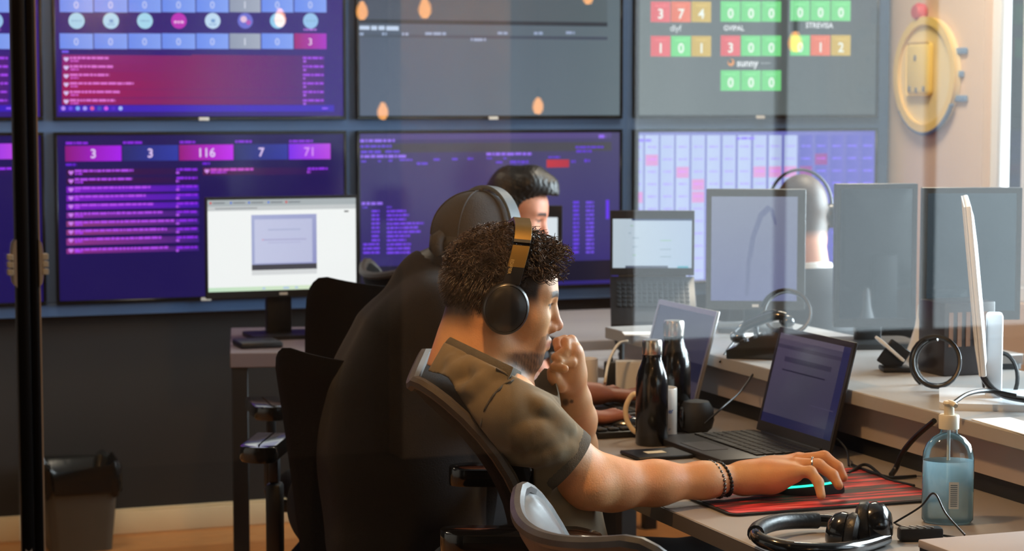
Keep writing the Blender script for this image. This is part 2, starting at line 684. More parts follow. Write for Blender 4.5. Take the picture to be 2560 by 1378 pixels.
for (u_, v_, z_), e_, lab in (((1062, 20, 6.3), 8, 'warm bulb hanging before the rear pillar, lit strongest'), ((905, 26, 6.9), 8, 'warm bulb hanging left of the rear pillar at eye height'),
                              ((1470, -12, 7.3), 8, 'warm bulb hanging right of the rear pillar'), ((1345, 264, 7.6), 6, 'warm bulb on a long cord behind the camera, right of the pillar'),
                              ((957, 277, 7.4), 6, 'warm bulb on a long cord behind the camera, left of the pillar'), ((700, 44, 7.0), 6, 'warm bulb hanging farthest left in the corridor'),
                              ((1988, 104, 6.2), 6, 'warm bulb hanging before the corridor window')):
    x_, y_, zz_ = mirrored(u_, v_, z_)
    pendant(x_, y_, zz_, 0, lab, r=0.019, dim=True)


def added_ceiling_panel(x, y, power, label, col=(1.0, 0.84, 0.64)):  # unseen panels added to brighten the walls
    t = thing('added_ceiling_light', label, 'ceiling light', (x, y, CEIL), group='added square fill lights')
    fr = MB()
    for p0_, p1_, q0_, q1_ in ((-0.31, 0.31, -0.31, -0.285), (-0.31, 0.31, 0.285, 0.31), (-0.31, -0.285, -0.2845, 0.2845), (0.285, 0.31, -0.2845, 0.2845)):
        fr.slab(p0_, p1_, q0_, q1_, -0.03, -0.001)
    fr.build('frame', M_whiteframe, t)
    MB().slab(-0.2845, 0.2845, -0.2845, 0.2845, -0.02, -0.001).build('diffuser', mat('lit_diffuser', (255, 240, 220), 0.6, emit=(255, 228, 190), estr=2.0), t)
    l = bpy.data.lights.new('added_panel_fill', 'AREA')
    l.size = 0.55
    l.energy = power
    l.color = col
    o = bpy.data.objects.new('added_panel_fill', l)
    COL.objects.link(o)
    o.parent = t
    o.location = (0, 0, -0.035)
    return t


added_ceiling_panel(3.25, 5.75, 34, 'added unseen ceiling light before the right-hand screens')
added_ceiling_panel(0.7, 5.9, 14, 'added unseen ceiling light before the left-hand screens')

# ================================================================== VIDEO WALL
M_bar = mat('steel_blue_lacquer', (66, 92, 130), 0.42, var=0.06)
M_backing = mat('near_black_backing', (26, 26, 30), 0.6)
M_tv = mat('glossy_black_plastic', (13, 13, 15), 0.22, coat=0.3)
M_logo = mat('silver_logo', (225, 222, 215), 0.35, metal=0.3)
M_screen = screen_mat('lit_display', 1.0, 0.12, 0.35)
BARX = [-0.035, 0.960, 1.954, 2.959, 3.985]
BARZ = [0.758, 1.346, 1.934]
vf = thing('video_wall_frame', 'steel blue lattice frame holding the eight wall screens', 'frame', (0, 0, 0))
MB().slab(BARX[0] - 0.02, BARX[-1] + 0.02, BACK_Y - 0.03, BACK_Y - 0.001, BARZ[0] - 0.02, BARZ[-1] + 0.02).build('backing_board', M_backing, vf)
for i, x in enumerate(BARX):
    MB().slab(x - 0.0225, x + 0.0225, BACK_Y - 0.095, BACK_Y - 0.0305, BARZ[0] + 0.0227, BARZ[-1] - 0.0227, 0.003, 1).build('upright_bar', M_bar, vf)
for z in BARZ:
    MB().slab(BARX[0] - 0.0225, BARX[-1] + 0.0225, BACK_Y - 0.0955, BACK_Y - 0.0305, z - 0.0225, z + 0.0225, 0.003, 1).build('cross_bar', M_bar, vf)

TV_Y = BACK_Y - 0.115       # screen plane


def tv(col, row, label, logo=True):
    cx = (BARX[col] + BARX[col + 1]) / 2
    cz = (BARZ[row] + BARZ[row + 1]) / 2
    t = thing('wall_television', label, 'television', (cx, TV_Y, cz), group='televisions of the video wall')
    MB().slab(-0.445, 0.445, 0.0305, 0.0835, -0.24, 0.24, 0.01, 1).build('housing', M_tv, t)
    bz = MB()
    bz.slab(-0.482, 0.482, 0.001, 0.03, -0.276, -0.264, 0.002, 1)
    bz.slab(-0.482, 0.482, 0.001, 0.03, 0.266, 0.276, 0.002, 1)
    bz.slab(-0.482, -0.472, 0.001, 0.03, -0.2635, 0.2655, 0.002, 1)
    bz.slab(0.472, 0.482, 0.001, 0.03, -0.2635, 0.2655, 0.002, 1)
    bz.slab(-0.4715, 0.4715, 0.006, 0.03, -0.2635, 0.2655)
    bz.build('bezel', M_tv, t)
    if logo:
        MB().slab(-0.017, 0.017, -0.003, 0.0008, -0.277, -0.266, 0.001, 1).build('logo_badge', M_logo, t)
    # picture coordinates: photograph pixels laid on the screen plane
    pic = Picture((0, 0.0055, 0), (1, 0, 0), (0, 0, 1), (0, -1, 0))
    pic.x0, pic.x1, pic.z0, pic.z1 = -0.471, 0.471, -0.263, 0.265

    def q(px, py):
        p = on_y(px, py, TV_Y)
        return p.x - cx, p.z - cz
    pic.q = q
    return t, pic


class UI:
    """draw on a television in photograph pixels, clipped to its screen"""

    def __init__(s, pic):
        s.p = pic

    def cl(s, x, z):
        return min(max(x, s.p.x0), s.p.x1), min(max(z, s.p.z0), s.p.z1)

    def fill(s, c, c2=None, c3=None, c4=None):
        s.p.layer = 0
        s.p.rect(s.p.x0, s.p.z0, s.p.x1, s.p.z1, c, c2, c3, c4)

    def rect(s, x0, y0, x1, y1, c, c2=None, layer=1):
        s.p.layer = layer
        a = s.cl(*s.p.q(x0, y1))
        b = s.cl(*s.p.q(x1, y0))
        if b[0] - a[0] > 1e-4 and b[1] - a[1] > 1e-4:
            s.p.rect(a[0], a[1], b[0], b[1], c, c2)

    def words(s, x0, y, x1, h, c, layer=4, seed=0):
        s.p.layer = layer
        a = s.cl(*s.p.q(x0, y))
        b = s.cl(*s.p.q(x1, y))
        if b[0] - a[0] > 1e-3 and s.p.z0 < a[1] < s.p.z1:
            s.p.words(a[0], (a[1] + b[1]) / 2, b[0], h * 0.00134, c, seed)

    def disc(s, x, y, r, c, layer=4):
        s.p.layer = layer
        a = s.p.q(x, y)
        if s.p.x0 < a[0] - r * 0.00134 and a[0] + r * 0.00134 < s.p.x1 and s.p.z0 < a[1] < s.p.z1 - r * 0.00134:
            s.p.disc(a[0], a[1], r * 0.00134, c)

    def text(s, x, y, h, t, c, layer=5, bold=False):
        s.p.layer = layer
        a = s.p.q(x, y)
        if s.p.x0 < a[0] < s.p.x1 and s.p.z0 < a[1] < s.p.z1:
            s.p.text(a[0], a[1], h * 0.00134, t, c, bold)

    def heart(s, x, y, r, c, layer=4):
        s.p.layer = layer
        a = s.p.q(x, y)
        k = r * 0.00134
        if s.p.x0 < a[0] < s.p.x1 and s.p.z0 < a[1] < s.p.z1:
            s.p.poly([(a[0] + k * px, a[1] + k * pz) for px, pz in ((0, -1), (0.75, -0.3), (1, 0.3), (0.75, 0.8), (0.3, 0.8), (0, 0.45), (-0.3, 0.8), (-0.75, 0.8), (-1, 0.3), (-0.75, -0.3))], [c])


def done(t, pic):
    pic.build('screen', M_screen, t)


CELL = (112, 146, 246)
CELL2 = (136, 166, 250)
NUM = (214, 218, 255)


def dashboard_top(ui, dx, nums, magenta=None):
    """rows of light blue number cells and a list of red alerts"""
    X = [148, 234, 320, 404, 490, 573, 653, 735, 818]
    ui.fill((46, 22, 122), (52, 22, 130), (40, 20, 110), (46, 20, 120))
    for r, (y0, y1) in enumerate(((-96, -60), (-8, 30), (84, 122))):
        sl = -0.004
        for i in range(8):
            c, c2 = CELL, CELL2
            k = nums[r][i]
            nc = NUM
            if k == '1':
                c, c2, nc = (150, 158, 182), (170, 176, 196), (236, 236, 250)
            if k == '3':
                c, c2, nc = (166, 20, 120), (178, 34, 205), (255, 225, 255)
            ui.rect(dx + X[i] + 2, y0, dx + X[i + 1] - 1, y1, c, c2, 1)
            ui.text(dx + (X[i] + X[i + 1]) / 2, (y0 + y1) / 2 + 1, 17, k, nc, 5)
    for yy in (52, -40):
        for i in range(8):
            x = dx + (X[i] + X[i + 1]) / 2 + 1
            c = [(176, 218, 244), (180, 220, 246), (172, 222, 246), (196, 44, 190), (200, 225, 250), (110, 110, 214), (150, 210, 246), (156, 200, 244)][i]
            ui.disc(x, yy, 19, c, 2)
            if i == 3:
                ui.words(x - 12, yy + 3, x + 12, 6, (246, 190, 240), 3)
            elif i == 5:
                ui.disc(x - 4, yy - 4, 8, (240, 200, 230), 3)
                ui.disc(x + 8, yy + 4, 6, (190, 90, 190), 3)
            elif i in (1, 4):
                ui.words(x - 4, yy, x + 6, 9, (120, 160, 214), 3)
                ui.words(x - 9, yy + 9, x + 9, 3, (130, 170, 220), 3)
            else:
                ui.words(x - 13, yy, x + 13, 4, (140, 186, 224), 3)
    ui.words(dx + 760, 74, dx + 792, 5, (190, 120, 230))
    ui.words(dx + 155, 129, dx + 172, 6, (120, 90, 250))
    for i in range(6):
        y0 = 139 + i * 21.2
        red = [(146, 26, 122), (150, 24, 112), (158, 18, 98), (168, 14, 88), (170, 14, 88), (160, 18, 96)][i]
        ui.rect(dx + 156, y0, dx + 480, min(y0 + 20.2, 262), red, (132, 20, 104), 1)
        ui.rect(dx + 480, y0, dx + 812, min(y0 + 20.2, 262), (132, 20, 104), (72, 22, 124), 1)
        ui.heart(dx + 166, y0 + 9, 6, (226, 200, 255))
        ui.words(dx + 175, y0 + 6, dx + 175 + [97, 108, 99, 160, 127, 114][i], 6, (232, 120, 226), 4, i)
        ui.words(dx + 177, y0 + 13.5, dx + 197, 5, (214, 90, 210), 4, i)
        ui.words(dx + 758, y0 + 6, dx + 810, 6, (170, 70, 246), 4, i)
        ui.words(dx + 759, y0 + 14.5, dx + 766, 6, (180, 90, 246), 4, i)
    ui.rect(dx + 148, 263, dx + 836, 280, (66, 28, 190), (60, 26, 196), 2)
    for i, c in enumerate(((190, 140, 250), (120, 70, 240), (130, 170, 255), (176, 160, 255), (240, 90, 160), (60, 90, 190), (230, 90, 240), (90, 40, 210), (170, 190, 255))):
        ui.disc(dx + [159, 177, 195, 213, 231, 249, 266, 284, 302][i], 271, 5, c, 4)
    ui.words(dx + 806, 271, dx + 822, 5, (150, 90, 255))


def dashboard_low(ui, dx):
    ui.fill((26, 12, 82), (26, 14, 84), (32, 14, 92), (30, 14, 90))
    T = [(164, 304, '3', (146, 18, 128), (176, 26, 246)), (307, 446, '3', (38, 40, 110), (46, 58, 170)), (449, 584, '116', (156, 22, 128), (204, 26, 250)),
         (588, 720, '7', (36, 40, 108), (50, 58, 166)), (723, 827, '71', (132, 38, 246), (196, 72, 238))]
    for i, (a, b, t, c, c2) in enumerate(T):
        y = 364 - (a - 164) * 0.009
        ui.words(dx + a + 1, y - 6, dx + a + [56, 50, 42, 42, 60][i], 6, (150, 40, 240), 4, i)
        ui.rect(dx + a, y, dx + b, y + 40, c, c2, 1)
        ui.text(dx + (a + b) / 2, y + 20, 21, t, (236, 206, 255) if i != 4 else (226, 150, 255), 5, True)
    ui.words(dx + 165, 412, dx + 192, 6, (110, 30, 230))
    ui.words(dx + 507, 409, dx + 527, 6, (120, 30, 230))
    L = [147, 145, 192, 178, 198, 220, 249, 231, 217, 234]
    for i in range(10):
        y0 = 420 + i * 21.2 + (4 if i > 8 else 0)
        if i < 2:
            c, c2 = (62, 8, 66), (42, 12, 84)
        elif i < 5:
            c, c2 = (130, 24, 200), (74, 22, 180)
        else:
            c, c2 = [(126, 44, 150), (146, 60, 124), (150, 60, 126), (150, 54, 140), (146, 50, 140)][i - 5], (62, 30, 132)
        ui.rect(dx + 167, y0, dx + 498, y0 + 20.3 + (4 if i == 8 else 0), c, c2, 1)
        ui.heart(dx + 178, y0 + 12, 6, (214, 130, 250))
        ui.words(dx + 187, y0 + 7, dx + 187 + L[i], 6, (190, 78, 250), 4, i)
        ui.words(dx + 188, y0 + 15, dx + 188 + (12 if 1 < i < 5 else 20), 5, (176, 60, 246), 4, i)
        ui.words(dx + 442, y0 + 4, dx + 494, 6, (152, 44, 246), 4, i)
        ui.words(dx + 441, y0 + 12, dx + 449, 6, (190, 90, 250), 4, i)
    ui.rect(dx + 508, 418, dx + 640, 438, (88, 14, 74), (62, 12, 84), 1)
    ui.rect(dx + 640, 418, dx + 828, 438, (62, 12, 84), (34, 14, 92), 1)
    ui.heart(dx + 518, 428, 6, (226, 150, 250))
    ui.words(dx + 527, 424, dx + 634, 6, (214, 80, 220), 4)
    ui.words(dx + 527, 431, dx + 567, 5, (190, 60, 230), 4)
    ui.words(dx + 770, 422, dx + 820, 6, (160, 50, 250), 4)
    ui.words(dx + 769, 430, dx + 777, 6, (190, 80, 250), 4)


N0 = ['0'] * 8
NA = ['0', '0', '0', '0', '0', '1', '0', '0']
NB = ['0', '0', '0', '0', '0', '1', '0', '3']
t, p = tv(1, 1, 'upper wall screen with light blue number cells over red alert rows')
dashboard_top(UI(p), 0, (N0, NA, NB))
done(t, p)
t, p = tv(1, 0, 'lower wall screen headed 3 3 116 7 71 over purple rows')
dashboard_low(UI(p), 0)
done(t, p)
t, p = tv(0, 1, 'upper wall screen cut by the left picture edge, blue cells')
dashboard_top(UI(p), -790, (N0, N0, N0))
done(t, p)
t, p = tv(0, 0, 'lower wall screen cut by the left picture edge, purple rows')
dashboard_low(UI(p), -790)
done(t, p)

# upper middle: nearly empty grey table
t, p = tv(2, 1, 'upper middle wall screen with a nearly empty grey table')
ui = UI(p)
ui.fill((86, 96, 118), (108, 122, 130), (80, 88, 108), (100, 114, 122))
ui.rect(880, -100, 1520, 56, (76, 80, 96), (94, 106, 112), 1)
ui.rect(880, 56, 1520, 58, (48, 50, 60), (56, 62, 70), 2)
ui.words(891, 70, 1000, 11, (206, 220, 246), 4)
for a, b, y in ((892, 910, 85), (956, 968, 85), (1006, 1022, 85), (1064, 1116, 84), (1178, 1218, 99), (1245, 1270, 83), (1336, 1358, 83), (1416, 1438, 82)):
    ui.words(a, y, b, 8, (160, 174, 206), 4)
ui.rect(880, 92, 1520, 93, (76, 84, 100), None, 2)
done(t, p)

# upper right: green, red and amber counters
t, p = tv(3, 1, 'upper right wall screen with green, red and amber counter tiles')
ui = UI(p)
ui.fill((104, 112, 112), (76, 84, 86), (98, 106, 104), (74, 80, 82))
G, Rr, O, Y = (112, 214, 128), (226, 92, 98), (232, 112, 82), (206, 172, 78)
for gx, gy, tiles in ((1628, 4, ((Rr, '3'), (O, '7'), (Y, '4'))), (1803, 3, ((G, '0'), (G, '0'), (G, '0'))), (1977, 1, ((G, '0'), (G, '0'), (G, '0'))),
                      (1628, 90, ((Rr, '1'), (G, '0'), (Y, '1'))), (1803, 89, ((Rr, '3'), (G, '0'), (G, '0'))), (1977, 88, ((G, '0'), (O, '1'), (Y, '2'))),
                      (1803, 176, ((G, '0'), (G, '0'), (G, '0')))):
    for i, (c, n) in enumerate(tiles):
        x = gx + i * 51
        ui.rect(x, gy, x + 49.5, gy + 51, c, tuple(min(255, k + 10) for k in c), 1)
        ui.words(x + 11, gy + 10, x + 39, 4, tuple(min(255, k + 26) for k in c), 3)
        ui.text(x + 25, gy + 30, 25, n, (244, 250, 240), 5, True)
ui.text(1690, 70, 16, 'dlyf', (232, 236, 238), 5)
ui.text(1836, 70, 13, 'GVIPAL', (240, 242, 244), 5, True)
ui.text(2050, 63, 14, 'STREVISA', (240, 242, 244), 5, True)
ui.disc(1829, 156, 10, (232, 150, 76), 3)
ui.disc(1827, 153, 6, (84, 88, 88), 4)
ui.text(1870, 157, 19, 'sunny', (242, 244, 246), 5, True)
ui.words(1903, 158, 1928, 4, (150, 156, 160), 4)
done(t, p)

# lower middle: dark purple report
t, p = tv(2, 0, 'lower middle wall screen with a dark purple report table')
ui = UI(p)
ui.fill((44, 30, 110), (48, 38, 120), (58, 44, 104), (84, 80, 120))
ui.rect(890, 330, 1530, 350, (74, 58, 128), (96, 84, 140), 1)
ui.rect(890, 355, 1530, 383, (62, 56, 74), (84, 84, 92), 1)
ui.rect(890, 650, 1530, 720, (24, 18, 48), (26, 24, 44), 1)
V1, V2 = (156, 112, 250), (110, 70, 226)
for a, b, y, h, c in ((900, 988, 352, 8, V1), (902, 980, 366, 7, V2), (903, 955, 380, 8, V2), (964, 1000, 379, 7, V2), (903, 1016, 391, 8, V1),
                      (904, 918, 404, 5, V2), (946, 953, 403, 5, V2), (972, 982, 402, 5, V2), (1000, 1032, 400, 5, V2), (1043, 1070, 409, 7, V2),
                      (1085, 1102, 399, 6, V2), (1131, 1145, 398, 6, V2), (1170, 1184, 397, 6, V2), (1217, 1332, 385, 8, V1), (1218, 1232, 396, 5, V2), (1260, 1268, 396, 5, V2),
                      (1241, 1258, 406, 6, V2), (1276, 1322, 405, 7, V2), (1276, 1330, 415, 7, V2), (1372, 1402, 393, 5, V2), (1430, 1440, 404, 8, V2), (1462, 1476, 402, 8, V2),
                      (1440, 1510, 368, 6, V2), (1442, 1480, 378, 7, V2), (1498, 1516, 341, 10, V1), (905, 958, 509, 8, V1), (908, 920, 519, 5, V2), (968, 980, 518, 5, V2)):
    ui.words(a, y, b, h, c, 4)
ui.rect(1368, 399, 1424, 419, (206, 60, 74), (190, 60, 80), 2)
for i in range(11):
    y = 528 + i * 10.4
    ui.words(930 if i < 8 else 909, y, 950, 6, (124, 66, 250), 4, i)
    ui.words(968, y, 968 + [48, 55, 48, 92, 78, 84, 60, 48, 60, 60, 58][i], 6, (126, 70, 250), 4, i)
for i in range(13):
    y = 506 + i * 10.4
    ui.words(1434, y, 1449, 7, (110, 70, 240), 4, i)
    ui.words(1466, y, 1486, 7, (120, 84, 240), 4, i + 3)
ui.rect(1516, 500, 1524, 548, (110, 60, 250), None, 4)
done(t, p)

# lower right: table of violet cells, left columns paled by a painted reflection
t, p = tv(3, 0, 'lower right wall screen with a grid of violet cells, reflection painted over its left columns')
ui = UI(p)
ui.fill((128, 128, 206), (88, 84, 190), (134, 138, 206), (96, 92, 186))
for i in range(16):
    x = 1574 + i * 38.5
    if i < 11:
        c, c2 = [(182, 196, 236), (190, 204, 240)][i % 2], (186, 198, 240)
    else:
        c, c2 = (84, 84, 186), (96, 92, 196)
    ui.rect(x, 338, x + 36, 700, c, c2, 1)
    for j in range(11):
        y = 368 + j * 31 - i * 0.25
        cc = (178, 164, 250) if i < 11 else (128, 106, 250)
        if (i, j) in ((1, 1), (3, 2), (4, 3), (8, 2), (9, 2), (0, 4), (12, 1), (10, 2), (11, 2), (4, 4), (5, 4)):
            ui.rect(x + 3, y - 12, x + 34, y + 16, (222, 150, 214) if i < 11 else (150, 50, 150), None, 2)
            cc = (226, 140, 244) if i < 11 else (190, 70, 226)
        ui.words(x + 8, y, x + 30, 6, cc, 4, i * 11 + j)
ui.words(1596, 351, 1632, 8, (150, 130, 250), 4)
ui.words(1844, 346, 1890, 8, (140, 110, 250), 4)
done(t, p)

# ---- round yellow wall sign on the peach wall
sg = thing('wall_sign', 'round pale yellow wall sign with a red knob on the peach wall', 'sign', (RIGHT_X - 0.002, 6.62, 1.52))
Rm = Matrix.Rotation(-math.pi / 2, 4, 'Y')
MB().lathe([(0.0, 0.0), (0.205, 0.0), (0.205, 0.016), (0.0, 0.016)], 48, Rm).build('disc', mat('pale_yellow_board', (244, 220, 160), 0.6, var=0.05), sg)
MB().lathe([(0.180, 0.0165), (0.205, 0.0165), (0.207, 0.03), (0.178, 0.03), (0.180, 0.0165)], 48, Rm).build('rim', mat('yellow_rim', (240, 206, 120), 0.5), sg)
ar = []
for i in range(15):
    a = math.radians(-150 + i * 8)
    ar.append((-0.022, -0.208 * math.cos(a) * -1, 0.208 * math.sin(a)))
MB().tube(ar, 0.009, 8).build('rim_shadow_arc', mat('slate_blue_shadow', (96, 116, 150), 0.5), sg)  # blue-grey shadow along the lower rim, put in as a coloured arc
MB().box((-0.028, 0.03, 0.02), (0.02, 0.16, 0.19), None, 0.018, 3).build('square_panel', mat('yellow_panel', (246, 216, 130), 0.5), sg)
MB().lathe([(0.0, 0.0), (0.03, 0.0), (0.033, 0.02), (0.024, 0.035), (0.0, 0.038)], 20, Matrix.Translation((-0.004, 0.05, 0.225)) @ Rm).build('red_knob', mat('red_plastic', (206, 60, 56), 0.4), sg)
for a, b, w in ((0.04, 0.06, 0.012), (0.075, -0.05, 0.012), (0.03, -0.055, 0.012), (-0.02, -0.05, 0.012)):
    MB().box((-0.040, a, b), (0.006, w, 0.02), None, 0.003, 2).build('grey_mark', mat('grey_print', (120, 120, 130), 0.5), sg)
for k, (yy, zz, ln) in enumerate(((-0.2, 0.08, 0.09), (-0.2, 0.0, 0.05), (-0.2, -0.085, 0.1))):
    o = MB().box((RIGHT_X - 0.008, 6.62 + yy, 1.52 + zz), (0.012, ln, 0.022), None, 0.004, 2).build('wall_stroke', mat('blue_letter_paint', (112, 140, 178), 0.5))
    tag(o, ['short blue raised stroke beside the yellow sign, uppermost', 'small blue raised stroke beside the yellow sign, middle one', 'blue raised stroke beside the yellow sign, lowest one'][k], 'wall lettering', 'blue strokes on the peach wall')
# ================================================================== DESKS
DESK_Z = 0.74
M_desk = mat('grey_laminate', (150, 144, 140), 0.42, var=0.05, vscale=3, bump=0.03, bscale=90)
M_desk_edge = mat('grey_edge_band', (96, 90, 86), 0.5)
M_blackmetal = mat('black_powder_coat', (20, 20, 21), 0.5)
M_panel = mat('pale_grey_panel', (176, 166, 164), 0.55, var=0.04)
M_black = mat('matte_black_plastic', (20, 20, 22), 0.45)
M_black_soft = mat('soft_black_rubber', (24, 24, 25), 0.7)
M_gloss = mat('gloss_black_plastic', (10, 10, 11), 0.16, coat=0.6)
M_white = mat('white_plastic', (228, 228, 226), 0.4)
M_silver = mat('silver_aluminium', (196, 196, 198), 0.32, metal=0.85)
M_paper = mat('white_paper', (240, 240, 238), 0.7)
M_cable = mat('black_cable_rubber', (16, 16, 17), 0.38)

d = thing('work_desk', 'long grey laminate desk the seated men work at', 'desk', (0, 0, 0))
MB().slab(1.4755, 2.50, 2.72, 4.84, DESK_Z - 0.026, DESK_Z, 0.002, 1).build('desktop', M_desk, d)
MB().slab(1.4725, 1.4750, 2.72, 4.84, DESK_Z - 0.026, DESK_Z - 0.0005).build('edge_band', M_desk_edge, d)
for yy in (2.80, 3.90, 4.78):
    for xx in (1.56, 2.42):
        MB().slab(xx - 0.022, xx + 0.022, yy - 0.022, yy + 0.022, 0.0, DESK_Z - 0.0265, 0.002, 1).build('leg', M_blackmetal, d)
for yy in (2.79, 4.765):
    MB().slab(1.583, 2.397, yy, yy + 0.03, DESK_Z - 0.075, DESK_Z - 0.027).build('end_rail', M_blackmetal, d)
RISE_Z = 0.872
rs = thing('riser_shelf', 'raised grey shelf running along the middle of the desk', 'shelf', (0, 0, DESK_Z))
MB().slab(2.02, 2.50, 2.76, 4.80, RISE_Z - DESK_Z - 0.028, RISE_Z - DESK_Z, 0.002, 1).build('shelf_board', mat('riser_laminate', (168, 166, 164), 0.35, var=0.06, vscale=3), rs)
MB().slab(2.055, 2.067, 2.80, 4.76, 0.0345, RISE_Z - DESK_Z - 0.0285).build('front_panel', M_panel, rs)
for yy in (2.78, 3.06, 3.62, 4.3, 4.76):
    MB().slab(2.07, 2.46, yy, yy + 0.02, 0.0003, RISE_Z - DESK_Z - 0.0285).build('support', M_panel, rs)
MB().slab(2.065, 2.07, 2.80, 4.78, 0.0003, 0.034).build('gap_shadow_strip', M_blackmetal, rs)  # black strip stands in for the shadow below the front panel

# desk by the back wall
p0 = on_z(575, 884, DESK_Z)
SD_R = math.radians(-13)
bd = thing('side_desk', 'grey desk with black legs below the lower left screens', 'desk', (p0.x, p0.y, 0), SD_R)
MB().slab(0.0, 0.60, 0.0, 0.66, DESK_Z - 0.04, DESK_Z, 0.002, 1).build('desktop', mat('mauve_grey_laminate', (112, 98, 100), 0.5), bd)
for xx, yy in ((0.026, 0.03), (0.026, 0.63), (0.574, 0.03), (0.574, 0.63)):
    MB().slab(xx - 0.0225, xx + 0.0225, yy - 0.0225, yy + 0.0225, 0.0, DESK_Z - 0.0405, 0.002, 1).build('leg', M_blackmetal, bd)
# desk of the far right worker
fd = thing('rear_desk', 'grey desk end behind the standing monitors under the right screens', 'desk', (0, 0, 0))
MB().slab(2.10, 3.3, 4.90, 5.38, DESK_Z - 0.03, DESK_Z, 0.002, 1).build('desktop', M_desk, fd)
for xx in (2.14, 3.26):
    for yy in (4.94, 5.34):
        MB().slab(xx - 0.02, xx + 0.02, yy - 0.02, yy + 0.02, 0.0, DESK_Z - 0.0305).build('leg', M_blackmetal, fd)

cd_ = thing('corner_desk', 'grey desk before the person with the dark quiff', 'desk', (0, 0, 0))
MB().slab(2.25, 2.90, 5.60, 6.45, DESK_Z - 0.03, DESK_Z, 0.002, 1).build('desktop', M_desk, cd_)
for xx in (2.29, 2.86):
    for yy in (5.64, 6.41):
        MB().slab(xx - 0.02, xx + 0.02, yy - 0.02, yy + 0.02, 0.0, DESK_Z - 0.0305).build('leg', M_blackmetal, cd_)

# ================================================================== OFFICE CHAIRS
M_mesh = mat('black_mesh_fabric', (16, 16, 17), 0.85, var=0.25, vscale=160, bump=0.5, bscale=300, spec=0.15)
M_leather = mat('worn_black_leather', (78, 76, 76), 0.34, var=0.35, vscale=14, stretch=(1, 1, 0.22), bump=0.25, bscale=30)
M_rib = mat('brown_black_piping', (58, 48, 38), 0.6, var=0.3, vscale=200, stretch=(1, 1, 3))


def backrest_mesh(w, h, horn, wrap, thick, n=22, m=16, recline=0.10, rpow=1.5):
    """curved backrest: corners rise like horns, sides wrap forwards"""
    def S(a, t):
        yy = a * w / 2
        top = h - horn * (1 - a * a) * 1.0
        z = t * top
        wid = 1.0 - 0.18 * (1 - t) ** 2
        x = wrap * a * a - recline * t ** rpow * h / 0.5 + 0.05 * math.sin(math.pi * t)
        return Vector((x, yy * wid, z))
    ring = []
    mb = MB()
    fr, bk = [], []
    for j in range(m + 1):
        t = j / m
        r1, r2 = [], []
        for i in range(n + 1):
            a = -1 + 2 * i / n
            e = min(1.0, (1 - abs(a)) * 7, (1 - t) * 9 + 0.02, t * 9 + 0.02)
            th = thick * math.sqrt(max(0.0, 1 - (1 - max(e, 0.0)) ** 2))
            # rounded corners
            rr = max(abs(a) - 0.82, 0) / 0.18
            tt = max(t - 0.86, 0) / 0.14
            k = math.hypot(rr, tt)
            aa, t2 = a, t
            if rr > 0 and tt > 0 and k > 1:
                aa = math.copysign(0.82 + 0.18 * rr / k, a)
                t2 = 0.86 + 0.14 * tt / k
            p = S(aa, t2)
            r1.append(p + Vector((th * 0.5 + 0.0005, 0, 0)))
            r2.append(p - Vector((th * 0.5 + 0.0005, 0, 0)))
        fr.append(r1)
        bk.append(r2)
    mb.grid(fr)
    mb.grid([list(reversed(r)) for r in bk])
    # close the rim
    mb.grid([[r[0] for r in fr], [r[0] for r in bk]])
    mb.grid([[r[-1] for r in bk], [r[-1] for r in fr]])
    mb.grid([bk[-1], fr[-1]])
    mb.grid([fr[0], bk[0]])
    edge = [fr[j][0] * 0.5 + bk[j][0] * 0.5 for j in range(m + 1)] + [fr[m][i] * 0.5 + bk[m][i] * 0.5 for i in range(n + 1)] + [fr[m - j][n] * 0.5 + bk[m - j][n] * 0.5 for j in range(m + 1)]
    return mb, edge


